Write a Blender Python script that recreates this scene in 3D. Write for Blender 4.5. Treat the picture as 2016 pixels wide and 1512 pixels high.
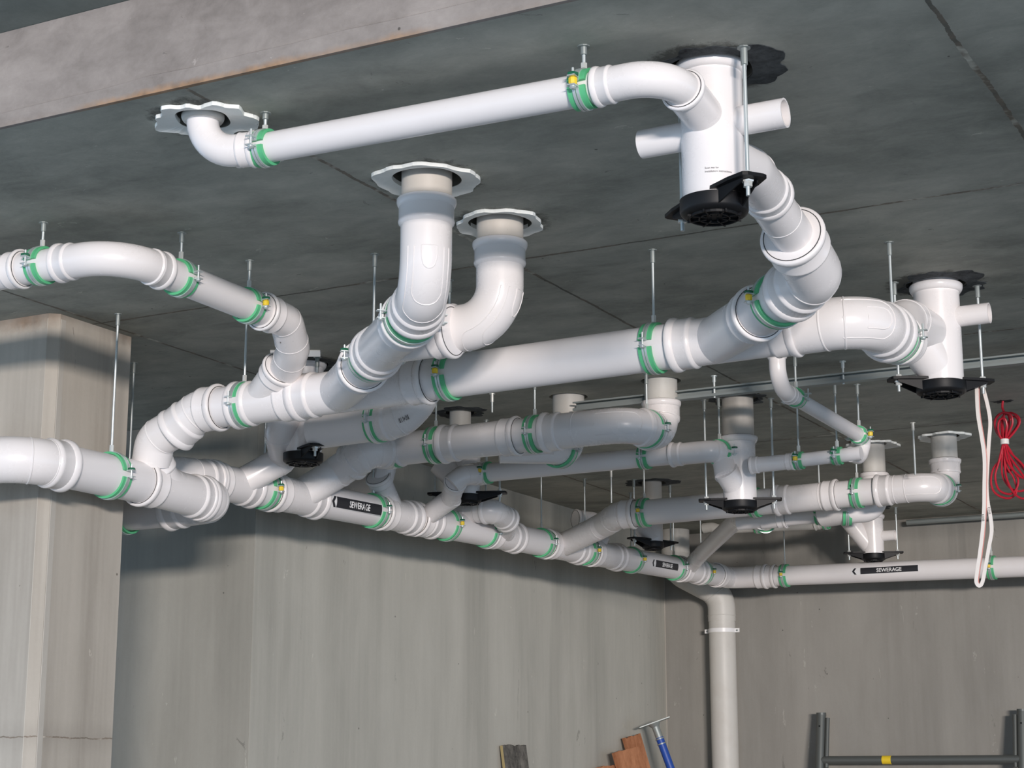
import bpy, bmesh, math, random
from mathutils import Vector, Matrix
random.seed(7)
PI = math.pi
for o in list(bpy.data.objects): bpy.data.objects.remove(o, do_unlink=True)
S = bpy.context.scene
COL = S.collection

# ---------------------------------------------------------------- camera
F = 3515.0; CX = 1008.0; CY = 756.0; VH = 1539.0; CZ = 1.5      # focal length and frame centre in pixels of 2016x1512
PITCH = math.atan2(VH - CY, F); YAW = math.atan2(.471, .882)
cam = bpy.data.cameras.new('camera'); cam_o = bpy.data.objects.new('camera', cam); COL.objects.link(cam_o)
cam.sensor_width = 36; cam.lens = F / 2016 * 36; cam.clip_end = 100
cam_o.location = (0, 0, CZ); cam_o.rotation_euler = (PI / 2 + PITCH, 0, YAW)
S.camera = cam_o

# ---------------------------------------------------------------- world and light
W = bpy.data.worlds.new('world'); S.world = W; W.use_nodes = True
bg = W.node_tree.nodes['Background']; bg.inputs[0].default_value = (.55, .75, 1.0, 1); bg.inputs[1].default_value = 1.62
def area(name, loc, target, sx, sy, power, color):
    l = bpy.data.lights.new(name, 'AREA'); l.shape = 'RECTANGLE'; l.size = sx; l.size_y = sy; l.energy = power; l.color = color
    o = bpy.data.objects.new(name, l); COL.objects.link(o); o.location = loc
    o.rotation_euler = (Vector(target) - Vector(loc)).to_track_quat('-Z', 'Y').to_euler()
    return o
area('daylight_opening', (20.4, -28.6, 2.86), (-3.2, 7, 2.9), 3.2, 1.6, 7400, (1.0, .915, .86))
area('daylight_opening', (23.6, -26.4, 2.86), (-3.2, 7, 2.9), 3.2, 1.6, 7400, (1.0, .915, .86))
vs = S.view_settings; vs.view_transform = 'Standard'; vs.look = 'None'; vs.gamma = 1; vs.exposure = 0; vs.use_curve_mapping = False

# ---------------------------------------------------------------- helpers: measuring from the photograph's perspective
cth, sth, ck, sk = math.cos(PITCH), math.sin(PITCH), math.cos(YAW), math.sin(YAW)
def ray(u, v):
    x = (u - CX) / F; y = (CY - v) / F
    f = cth - sth * y; up = cth * y + sth
    return Vector((ck * x - sk * f, sk * x + ck * f, up))
def N(u, v, X=None, Y=None, z=None):
    a = ray(u, v)
    t = X / a.x if X is not None else Y / a.y if Y is not None else (z - CZ) / a.z
    return Vector((a.x * t, a.y * t, a.z * t + CZ))
def proju(p):
    x = ck * p.x + sk * p.y; f = -sk * p.x + ck * p.y; up = p.z - CZ
    return CX + F * x / (cth * f + sth * up)
def at_u(A, B, u):
    A = Vector(A); B = Vector(B); lo, hi = 0.0, 1.0; s = 1 if proju(B) > proju(A) else -1
    for i in range(40):
        m = (lo + hi) / 2
        if (proju(A.lerp(B, m)) - u) * s < 0: lo = m
        else: hi = m
    return A.lerp(B, lo)
V = lambda *a: Vector(a)
CEIL = 3.25

# ---------------------------------------------------------------- materials
def mat(name, col, rough=.5, metal=0, spec=.5, coat=0):
    m = bpy.data.materials.new(name); m.use_nodes = True
    b = m.node_tree.nodes['Principled BSDF']
    b.inputs['Base Color'].default_value = (*col, 1); b.inputs['Roughness'].default_value = rough
    b.inputs['Metallic'].default_value = metal; b.inputs['Specular IOR Level'].default_value = spec
    b.inputs['Coat Weight'].default_value = coat
    return m
class NT:
    def __init__(s, m): s.m = m; s.t = m.node_tree; s.b = s.t.nodes['Principled BSDF']
    def n(s, typ, **kw):
        x = s.t.nodes.new('ShaderNode' + typ)
        for k, v in kw.items():
            if k.startswith('i_'): 
                key = k[2:]; key = int(key) if key.isdigit() else key.replace('_', ' ')
                s.put(x, key, v)
            else: setattr(x, k, v)
        return x
    def put(s, x, key, v):
        if isinstance(v, bpy.types.NodeSocket): s.t.links.new(v, x.inputs[key])
        else: x.inputs[key].default_value = v
    def math(s, op, a, b=0, clamp=False):
        x = s.n('Math', operation=op, use_clamp=clamp); s.put(x, 0, a); s.put(x, 1, b); return x.outputs[0]
    def noise(s, vec, scale, detail=6, rough=.6, dist=0):
        x = s.n('TexNoise'); s.put(x, 'Vector', vec); x.inputs['Scale'].default_value = scale; x.inputs['Detail'].default_value = detail
        x.inputs['Roughness'].default_value = rough; x.inputs['Distortion'].default_value = dist; return x.outputs['Fac']
    def ramp(s, fac, stops):
        x = s.n('ValToRGB'); s.put(x, 0, fac); e = x.color_ramp.elements
        while len(e) < len(stops): e.new(.5)
        for el, (p, c) in zip(e, stops): el.position = p; el.color = (*c, 1) if len(c) == 3 else c
        return x.outputs[0]
    def mix(s, fac, a, b, typ='MIX'):
        x = s.n('MixRGB', blend_type=typ); s.put(x, 0, fac); s.put(x, 1, a if not isinstance(a, tuple) else (*a, 1)); s.put(x, 2, b if not isinstance(b, tuple) else (*b, 1)); return x.outputs[0]
    def bump(s, h, dist=.01, strength=.5):
        x = s.n('Bump'); s.put(x, 'Height', h); x.inputs['Distance'].default_value = dist; x.inputs['Strength'].default_value = strength
        s.t.links.new(x.outputs[0], s.b.inputs['Normal'])
    def color(s, c): s.t.links.new(c, s.b.inputs['Base Color'])
def concrete(name, dark, light, stretch=(1, 1, 1), streak=0, joints_x=(), joints_y=(), stain_z=None, rust=(.30, .15, .07), samp=.16, joint_w=.006, tint=None, seams_z=(), rings=()):
    m = mat(name, light, .85, spec=.25); t = NT(m)
    pos = t.n('NewGeometry').outputs['Position']
    mp = t.n('Mapping'); t.put(mp, 'Vector', pos); mp.inputs['Scale'].default_value = stretch
    v = mp.outputs[0]
    big = t.noise(v, .9, 5, .6); mid = t.noise(v, 5, 8, .65, .4); fine = t.noise(pos, 60, 4, .7)
    f = t.math('ADD', t.math('MULTIPLY', big, .5), t.math('ADD', t.math('MULTIPLY', mid, .4), t.math('MULTIPLY', fine, .1)))
    c = t.ramp(f, [(.36, dark), (.62, light)])
    if streak:
        ms = t.n('Mapping'); t.put(ms, 'Vector', pos); ms.inputs['Scale'].default_value = (2.0, 2.0, .10)
        st = t.noise(ms.outputs[0], 1.3, 5, .7)
        c = t.mix(streak, c, t.ramp(st, [(.35, tuple(x * .72 for x in dark)), (.5, light), (.68, tuple(min(1, x * 1.3) for x in light))]), 'MULTIPLY' if False else 'MIX')
    # blotches and pores
    pore = t.n('TexVoronoi'); t.put(pore, 'Vector', pos); pore.inputs['Scale'].default_value = 9
    pn = t.noise(pos, 3, 3)
    pm = t.math('MULTIPLY', t.math('LESS_THAN', pore.outputs['Distance'], .045), t.math('GREATER_THAN', pn, .56))
    c = t.mix(t.math('MULTIPLY', pm, .75), c, tuple(x * .3 for x in dark))
    sc = t.math('GREATER_THAN', t.noise(v, 7, 7, .75, 1.2), .665)
    c = t.mix(t.math('MULTIPLY', sc, .45), c, tuple(x * .4 for x in dark))
    sc2 = t.math('GREATER_THAN', t.noise(v, 11, 5, .7, .5), .69)
    c = t.mix(t.math('MULTIPLY', sc2, .35), c, tuple(min(1, x * 1.6) for x in light))
    sep = t.n('SeparateXYZ'); t.put(sep, 0, pos)
    wob = t.math('MULTIPLY', t.math('SUBTRACT', t.noise(pos, 4, 6, .8), .5), .03)
    jn = t.noise(pos, 2.2, 5, .8)
    height = f
    for axis, lst in ((0, joints_x), (1, joints_y), (2, seams_z)):
        for j in lst:
            d = t.math('ABSOLUTE', t.math('SUBTRACT', t.math('ADD', sep.outputs[axis], wob), j))
            line = t.math('LESS_THAN', d, t.math('MULTIPLY', jn, joint_w * 2))
            c = t.mix(t.math('MULTIPLY', line, .8), c, t.ramp(jn, [(.40, tuple(x * .25 for x in dark)), (.55, (.20, .15, .11)), (.66, tuple(min(1, x * 1.7) for x in light))]))
            d2 = t.math('SUBTRACT', 1, t.math('DIVIDE', d, .07), True)
            c = t.mix(t.math('MULTIPLY', t.math('MULTIPLY', d2, jn), .4), c, tuple(x * .5 for x in dark))
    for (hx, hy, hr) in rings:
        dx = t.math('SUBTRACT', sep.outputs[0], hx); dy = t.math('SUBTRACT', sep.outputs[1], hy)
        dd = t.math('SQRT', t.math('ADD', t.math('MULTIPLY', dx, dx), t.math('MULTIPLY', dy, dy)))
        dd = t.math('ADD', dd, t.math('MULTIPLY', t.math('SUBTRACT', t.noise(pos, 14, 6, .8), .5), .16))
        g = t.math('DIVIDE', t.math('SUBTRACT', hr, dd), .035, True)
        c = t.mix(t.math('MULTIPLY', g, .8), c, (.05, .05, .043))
    if stain_z:
        z0, z1 = stain_z
        g = t.math('DIVIDE', t.math('SUBTRACT', t.math('ADD', sep.outputs[2], t.math('MULTIPLY', t.math('SUBTRACT', t.noise(pos, 7, 6, .75), .5), samp)), z0), z1 - z0, True)
        g = t.math('MULTIPLY', g, t.ramp(t.noise(pos, 1.1, 4), [(.42, (.1, .1, .1)), (.56, (1, 1, 1))]))
        c = t.mix(t.math('MULTIPLY', g, .8), c, t.ramp(t.noise(pos, 25, 4), [(.35, tuple(x * .6 for x in rust)), (.6, rust)]))
    t.color(c); t.bump(t.math('ADD', f, t.math('MULTIPLY', pm, -.4)), .012, .35)
    return m
M_ceil = concrete('ceiling_concrete', (.24, .246, .215), (.50, .492, .43), (1.0, 1.6, 1), joints_x=(-.953, -2.79, -4.6), joints_y=(5.209, 6.98, 8.78, 10.6), joint_w=.0065,
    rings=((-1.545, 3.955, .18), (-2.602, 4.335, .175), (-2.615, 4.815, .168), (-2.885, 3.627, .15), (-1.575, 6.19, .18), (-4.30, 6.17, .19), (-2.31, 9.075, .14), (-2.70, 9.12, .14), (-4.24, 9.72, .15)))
M_up = concrete('upper_slab_concrete', (.20, .22, .20), (.32, .34, .31))
M_step = concrete('slab_edge_concrete', (.20, .18, .168), (.38, .345, .325), (1.5, 1.5, 2.6), stain_z=(3.268, 3.25), rust=(.45, .27, .15), samp=.05)
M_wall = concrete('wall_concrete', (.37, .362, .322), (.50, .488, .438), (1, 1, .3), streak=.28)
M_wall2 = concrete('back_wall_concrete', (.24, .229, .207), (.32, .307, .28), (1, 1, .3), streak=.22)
M_wall_shaded = concrete('shaded_wall_concrete', (.285, .277, .245), (.375, .364, .325), (1, 1, .3), streak=.25)  # left wall's concrete, darkened so both faces look evenly lit
M_colm = concrete('column_concrete', (.33, .295, .25), (.47, .43, .375), (1, 1, .3), streak=.45, stain_z=(3.185, 3.235), samp=.10, rust=(.20, .11, .055), seams_z=(1.66,), joint_w=.0022)
M_chamf = concrete('column_chamfer_concrete', (.40, .37, .33), (.50, .47, .42), (1, 1, .3))
M_floor = concrete('floor_concrete', (.30, .29, .28), (.42, .41, .39))
def pvc(name, col, rough=.32, dirt=.12, dcol=(.35, .28, .22)):
    m = mat(name, col, rough, spec=.5); t = NT(m)
    pos = t.n('NewGeometry').outputs['Position']
    a = t.noise(pos, 6, 6, .7); b = t.noise(pos, 90, 3, .8)
    c = t.mix(t.math('MULTIPLY', t.ramp(a, [(.45, (0, 0, 0)), (.8, (1, 1, 1))]), dirt), col, dcol)
    c = t.mix(t.math('MULTIPLY', t.math('GREATER_THAN', b, .71), dirt * 2), c, dcol)
    t.color(c)
    r = t.n('MapRange'); t.put(r, 0, a); r.inputs[3].default_value = rough * .8; r.inputs[4].default_value = rough * 1.4
    t.t.links.new(r.outputs[0], t.b.inputs['Roughness'])
    return m
M_pvc = pvc('white_pipe_plastic', (.84, .805, .80), .30, .05)
M_fit = pvc('white_fitting_plastic', (.84, .80, .79), .24, .04)
M_beige = pvc('aged_cream_pipe_plastic', (.60, .55, .49), .45, .25)
M_grey = pvc('weathered_grey_pipe_plastic', (.60, .58, .54), .45, .2)
M_green = mat('green_rubber', (.11, .50, .235), .5)
M_dgreen = mat('dark_green_plastic', (.01, .12, .06), .45)
M_zinc = mat('zinc_plated_steel', (.66, .71, .71), .34, .55)
M_nut = mat('bright_zinc_nut', (.80, .80, .76), .35, .5)
M_galv = mat('dull_galvanised_steel', (.33, .36, .35), .5, .5)
M_black = mat('black_plastic', (.006, .006, .007), .5, spec=.3)
M_yel = mat('yellow_plastic', (.85, .60, .03), .45)
M_gap_shade = mat('socket_gap_shade', (.05, .05, .052), .6)  # dark tone painted for the shadowed gap at socket mouths
M_ink = mat('black_print', (.02, .02, .025), .5)
M_inkg = mat('grey_print', (.12, .11, .11), .6)
M_lab = mat('white_label_film', (.86, .85, .85), .35)
M_plas = concrete('hole_plaster', (.84, .86, .83), (.97, .98, .95), (3, 3, 3))
M_chip = concrete('broken_sealant', (.012, .013, .015), (.11, .12, .125), (7, 7, 7))
M_red = mat('red_cable_sheath', (.48, .012, .03), .35)
M_wcab = mat('white_cable_sheath', (.80, .73, .67), .4)
M_tape = mat('white_tape', (.8, .76, .72), .5)

# ---------------------------------------------------------------- mesh helpers
def link_bm(name, bm, m, parent=None, smooth=True, angle=35):
    me = bpy.data.meshes.new(name)
    bmesh.ops.recalc_face_normals(bm, faces=bm.faces[:])
    if smooth:
        for f in bm.faces: f.smooth = True
        for e in bm.edges:
            if len(e.link_faces) == 2 and e.calc_face_angle(0) > math.radians(angle): e.smooth = False
    bm.to_mesh(me); bm.free(); me.materials.append(m)
    o = bpy.data.objects.new(name, me); COL.objects.link(o)
    if parent is not None:
        o.parent = parent; o.matrix_parent_inverse = Matrix.Translation(parent.location).inverted()
    return o
def tag(o, label, cat, group=None, kind=None):
    o['label'] = label; o['category'] = cat
    if group: o['group'] = group
    if kind: o['kind'] = kind
    return o
def root(name, loc, label, cat, group=None):
    o = bpy.data.objects.new(name, None); COL.objects.link(o); o.location = loc; o.empty_display_size = .05
    return tag(o, label, cat, group)
def struct(name, bm, m, smooth=False):
    o = link_bm(name, bm, m, None, smooth); o['kind'] = 'structure'; return o
def box(bm, x0, x1, y0, y1, z0, z1, bevel=0):
    r = bmesh.ops.create_cube(bm, size=1, matrix=Matrix.Translation(((x0 + x1) / 2, (y0 + y1) / 2, (z0 + z1) / 2)) @ Matrix.Diagonal((x1 - x0, y1 - y0, z1 - z0, 1)))
    if bevel:
        es = list({e for v in r['verts'] for e in v.link_edges})
        bmesh.ops.bevel(bm, geom=es, offset=bevel, segments=2, affect='EDGES')
    return bm
def path(nodes, bend=.1, step=12):
    nodes = [Vector(n) for n in nodes]
    if len(nodes) == 2: return nodes
    if not isinstance(bend, (list, tuple)): bend = [bend] * (len(nodes) - 2)
    out = [nodes[0]]
    for i in range(1, len(nodes) - 1):
        a, b, c = nodes[i - 1], nodes[i], nodes[i + 1]
        d1 = (a - b).normalized(); d2 = (c - b).normalized()
        ang = d1.angle(d2); r = bend[i - 1]
        t = min(r / max(math.tan(ang / 2), 1e-4), (a - b).length * (.95 if i == 1 else .49), (c - b).length * (.95 if i == len(nodes) - 2 else .49))
        p1 = b + d1 * t; p2 = b + d2 * t
        rr = t * math.tan(ang / 2); bis = (d1 + d2).normalized(); cen = b + bis * (rr / math.sin(ang / 2))
        n = max(3, int(step * (PI - ang) / (PI / 2)) + 1)
        u = (p1 - cen); w = (p2 - cen); tot = u.angle(w)
        for k in range(n + 1):
            s = k / n; out.append(cen + (u * math.sin((1 - s) * tot) + w * math.sin(s * tot)) / math.sin(tot) if tot > 1e-3 else u)
    out.append(nodes[-1])
    res = [out[0]]
    for p in out[1:]:
        if (p - res[-1]).length > 1e-4: res.append(p)
    return res
def dense(pts, marks=(), maxstep=10):
    """arc-length parametrised points, with extra points at the given arc lengths; negative marks count from the end"""
    L = [0]
    for a, b in zip(pts, pts[1:]): L.append(L[-1] + (b - a).length)
    tot = L[-1]; ss = set(L)
    for m_ in marks:
        q = m_ if m_ >= 0 else tot + m_
        if 0 < q < tot: ss.add(q)
    ss = sorted(ss); keep = [ss[0]]
    for q in ss[1:]:
        if q - keep[-1] > 1e-4: keep.append(q)
    out = []
    for q in keep:
        for i in range(len(pts) - 1):
            if q <= L[i + 1] + 1e-9:
                f = (q - L[i]) / max(L[i + 1] - L[i], 1e-9); out.append(pts[i].lerp(pts[i + 1], f)); break
    return out, keep, tot
def sweep(bm, pts, rads, seg=32, cap=True, hollow=0):
    n = len(pts); tang = []
    for i in range(n):
        a = pts[max(0, i - 1)]; b = pts[min(n - 1, i + 1)]; tang.append((b - a).normalized())
    t0 = tang[0]; up = Vector((0, 0, 1)) if abs(t0.z) < .9 else Vector((1, 0, 0))
    nrm = (up - t0 * up.dot(t0)).normalized(); rings = []
    for i in range(n):
        if i:
            q = tang[i - 1].rotation_difference(tang[i]); nrm = q @ nrm; nrm = (nrm - tang[i] * nrm.dot(tang[i])).normalized()
        bn = tang[i].cross(nrm); r = rads[i] if isinstance(rads, (list, tuple)) else rads
        rings.append([bm.verts.new(pts[i] + (nrm * math.cos(2 * PI * k / seg) + bn * math.sin(2 * PI * k / seg)) * r) for k in range(seg)])
    for a, b in zip(rings, rings[1:]):
        for k in range(seg): bm.faces.new((a[k], a[(k + 1) % seg], b[(k + 1) % seg], b[k]))
    if cap:
        bm.faces.new(rings[0][::-1]); bm.faces.new(rings[-1])
    return rings
def tube(bm, a, b, r, seg=12): return sweep(bm, [Vector(a), Vector(b)], r, seg)
def axial(bm, p, d, prof, seg=32, cap=True):
    """surface of revolution round axis d at p, profile [(along, radius)]"""
    d = d.normalized(); up = Vector((0, 0, 1)) if abs(d.z) < .9 else Vector((1, 0, 0)); n = (up - d * up.dot(d)).normalized(); b = d.cross(n)
    rings = [[bm.verts.new(p + d * s + (n * math.cos(2 * PI * k / seg) + b * math.sin(2 * PI * k / seg)) * r) for k in range(seg)] for s, r in prof]
    for a, c in zip(rings, rings[1:]):
        for k in range(seg): bm.faces.new((a[k], a[(k + 1) % seg], c[(k + 1) % seg], c[k]))
    if cap: bm.faces.new(rings[0][::-1]); bm.faces.new(rings[-1])
    return rings
def prism(bm, poly, z0, z1):
    a = [bm.verts.new((x, y, z0)) for x, y in poly]; b = [bm.verts.new((x, y, z1)) for x, y in poly]; n = len(poly)
    bm.faces.new(a[::-1]); bm.faces.new(b)
    for i in range(n): bm.faces.new((a[i], a[(i + 1) % n], b[(i + 1) % n], b[i]))

# ---------------------------------------------------------------- pipes and fittings
def body_bm(pts, r, ends, seg=36, sl=None):
    """pipe wall that widens into a socket where ends say 's'"""
    sl = sl or r * .95; rs = r * 1.075; marks = []
    for e_, sg_ in ((ends[0], 1), (ends[1], -1)):
        if e_ == 's': marks += [sg_ * (sl + r * k) for k in (-.10, -.05, 0, .05, .14)]
    p, s, tot = dense(pts, marks)
    rad = []
    for q in s:
        R = r
        for on, w_ in ((ends[0] == 's', q), (ends[1] == 's', tot - q)):
            if on:
                if w_ < sl + r * .10: R = rs
                if sl - r * .075 < w_ < sl + r * .025: R = rs * 1.022
                if sl + r * .025 <= w_ < sl + r * .10: R = rs * 1.01
        rad.append(R)
    bm = bmesh.new(); sweep(bm, p, rad, seg); return bm
def collar(p, d, r, parent, m=None, name='collar'):
    """thick rounded rim at a socket mouth; d points out of the mouth"""
    bm = bmesh.new(); w = r * .24
    axial(bm, p, d, [(-w * 1.6, r * 1.06), (-w * 1.15, r * 1.13), (-w * .7, r * 1.165), (-w * .2, r * 1.165), (0, r * 1.12), (.0005, r * 1.03)], 40)
    o = link_bm(name, bm, m or M_fit, parent, angle=60)
    bm = bmesh.new(); pr_ = [(-.002, r * 1.0), (.0022, r * 1.012), (.0024, r * 1.032), (-.001, r * 1.045)]; axial(bm, p, d, pr_, 40, cap=False)  # added dark ring: the shadow line where a pipe enters its socket
    link_bm('gap_shade_ring', bm, M_gap_shade, parent, angle=60)
    return o
def endpt(pts, which):
    return (pts[0], (pts[0] - pts[1]).normalized()) if which == 0 else (pts[-1], (pts[-1] - pts[-2]).normalized())
def pipe(name, label, nodes, r, ends='pp', bend=.1, m=None, group=None, cat='pipe', ribs=(), mark=None):
    pts = path(nodes, bend)
    m = m or M_pvc
    if ends == 'pp' and not ribs and not mark:
        return tag(link_bm(name, body_bm(pts, r, ends), m), label, cat, group)
    t = root(name, pts[len(pts) // 2], label, cat, group)
    link_bm('pipe_wall', body_bm(pts, r, ends), m, t)
    for i in (0, 1):
        if ends[i] == 's': p, d = endpt(pts, i); collar(p, d, r, t, m)
    for a in ribs:                                   # raised moulding lines at a fraction of the length
        q, s, tot = dense(pts)
        tgt = a * tot
        pp, ss, _ = dense(pts, [tgt]); i = min(range(len(ss)), key=lambda k: abs(ss[k] - tgt)); i = max(1, min(len(pp) - 2, i))
        d = (pp[i + 1] - pp[i - 1]).normalized(); bm = bmesh.new()
        axial(bm, pp[i], d, [(-r * .05, r * .995), (-r * .02, r * 1.022), (r * .02, r * 1.022), (r * .05, r * .995)], 36)
        link_bm('mould_line', bm, m, t)
    return t
def junction(name, label, a, b, r, base, tip, rb, ends='ss', bend_end='s', mid=None, group=None, cat='pipe junction', m=None):
    """Y fitting: a straight run a-b and a branch from base on its axis out to tip"""
    m = m or M_fit
    a, b, base, tip = map(Vector, (a, b, base, tip))
    t = root(name, (a + b) / 2, label, cat, group)
    link_bm('pipe_wall', body_bm([a, b], r, ends), m, t)
    pts = path([base] + ([Vector(mid)] if mid else []) + [tip], .12)
    link_bm('branch', body_bm(pts, rb, 'p' + bend_end, sl=rb * .8), m, t)
    for i, p in ((0, (a, (a - b).normalized())), (1, (b, (b - a).normalized()))):
        if ends[i] == 's': collar(p[0], p[1], r, t, m)
    if bend_end == 's': p, d = endpt(pts, 1); collar(p, d, rb, t, m)
    return t
def barcode(p, axis, out, r, parent, w=.035, h=.02, seed=1):
    """small block of black print wrapped on a pipe: bars in one piece"""
    rng = random.Random(seed); bm = bmesh.new(); axis = axis.normalized(); out = (out - axis * out.dot(axis)).normalized(); tn = axis.cross(out)
    x = -w / 2
    while x < w / 2:
        bw = rng.choice((.0015, .003, .0045)); hh = h * rng.choice((1, 1, .55))
        vs_ = []
        for k in range(4):
            th = (-hh / 2 + hh * k / 3) / r
            for xx in (x, x + bw): vs_.append(bm.verts.new(p + axis * xx + (out * math.cos(th) + tn * math.sin(th)) * (r + .0012)))
        for k in range(3): bm.faces.new((vs_[2 * k], vs_[2 * k + 1], vs_[2 * k + 3], vs_[2 * k + 2]))
        x += bw + rng.choice((.002, .003, .005))
    return link_bm('printed_mark', bm, M_inkg, parent)

# ---------------------------------------------------------------- clamps
def half_ring(bm, p, ax, r0, r1, w, a0, a1, off=0, n=18):
    up = Vector((0, 0, 1)); up = (up - ax * up.dot(ax)).normalized(); sd = up.cross(ax); prev = None; first = None
    for k in range(n + 1):
        th = math.radians(a0 + (a1 - a0) * k / n); dr = up * math.cos(th) + sd * math.sin(th)
        c = [bm.verts.new(p + ax * (off + s * w / 2) + dr * rr) for s, rr in ((-1, r0), (1, r0), (1, r1), (-1, r1))]
        if prev:
            for i in range(4): bm.faces.new((prev[i], prev[(i + 1) % 4], c[(i + 1) % 4], c[i]))
        else: bm.faces.new(c[::-1])
        prev = c
    bm.faces.new(prev)
NCL = [0]
def clamp(label, p, ax, r, clip=None, rod=True, side=0, cat='pipe clamp', group='green lined pipe clamps hung on threaded rods', top=None, cs=1.0):
    """p on the pipe axis, ax along the pipe; clip: None, 'y' yellow tag, 'g' dark green clip"""
    p = Vector(p); ax = Vector(ax).normalized()
    t = root('pipe_clamp', p, label, cat, None)
    r = r * 1.01
    lw, bw = .047 * cs, .0135 * cs
    bm = bmesh.new(); half_ring(bm, p, ax, r, r + .0085, lw, -82, 82); half_ring(bm, p, ax, r, r + .0085, lw, 98, 262)
    link_bm('rubber_lining', bm, M_green, t)
    bm = bmesh.new()
    for off in (-bw * .36, bw * .36):
        half_ring(bm, p, ax, r + .007, r + .0115, bw * .55, -84, 84, off); half_ring(bm, p, ax, r + .007, r + .0115, bw * .55, 96, 264, off)
    link_bm('metal_band', bm, M_zinc, t)
    up = Vector((0, 0, 1)); up = (up - ax * up.dot(ax)).normalized(); sd = up.cross(ax)
    for s in (-1, 1):
        q = p + sd * s * (r + .021); bm = bmesh.new()
        for zz in (.012, -.012):
            c = q + up * zz; vs_ = []
            for dz in (-.0015, .0015):
                for (e, f) in ((-.018, -.010), (.013, -.010), (.013, .010), (-.018, .010)):
                    vs_.append(bm.verts.new(c + sd * s * e + ax * f * cs + up * dz))
            for idx in ((0, 1, 2, 3), (7, 6, 5, 4), (0, 4, 5, 1), (1, 5, 6, 2), (2, 6, 7, 3), (3, 7, 4, 0)): bm.faces.new([vs_[i] for i in idx])
        tube(bm, q - up * .020, q + up * .034, .0034, 10)
        axial(bm, q - up * .0135, -up, [(0, .0085), (.003, .0085), (.007, .005), (.0075, .002)], 12)
        link_bm('clamp_bolt', bm, M_zinc, t)
        if clip and s * sd.dot(-p) > 0:
            c = q
            bm = bmesh.new()
            axial(bm, c + up * .0135, up, [(0, .015), (.006, .015), (.008, .012)], 6)
            link_bm('clip', bm, M_dgreen, t)
            if clip == 'y':
                bm = bmesh.new(); axial(bm, c - up * .009, up, [(0, .0085), (.004, .011), (.016, .011), (.019, .008)], 8)
                link_bm('yellow_cap', bm, M_yel, t)
    if rod:
        top = CEIL if top is None else top
        a = p + Vector((0, 0, r + .008))
        nl = min(.028, max(.012, (top - a.z) * .3))
        bm = bmesh.new(); axial(bm, a, Vector((0, 0, 1)), [(0, .0085), (nl, .0085), (nl + .001, .006)], 6)
        link_bm('rod_nut', bm, M_nut, t, angle=20)
        bm = bmesh.new(); tube(bm, a + V(0, 0, nl), (a.x, a.y, top - .002), .0046, 10); link_bm('threaded_rod', bm, M_zinc, t)
        al = min(.045, (top - a.z - nl) * .5)
        bm = bmesh.new(); axial(bm, Vector((a.x, a.y, top)), Vector((0, 0, -1)), [(0, .016), (.003, .016), (.0032, .008), (al, .008), (al + .001, .005)], 10)
        link_bm('ceiling_anchor', bm, M_galv, t, angle=20)
    NCL[0] += 1
    return t

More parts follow.
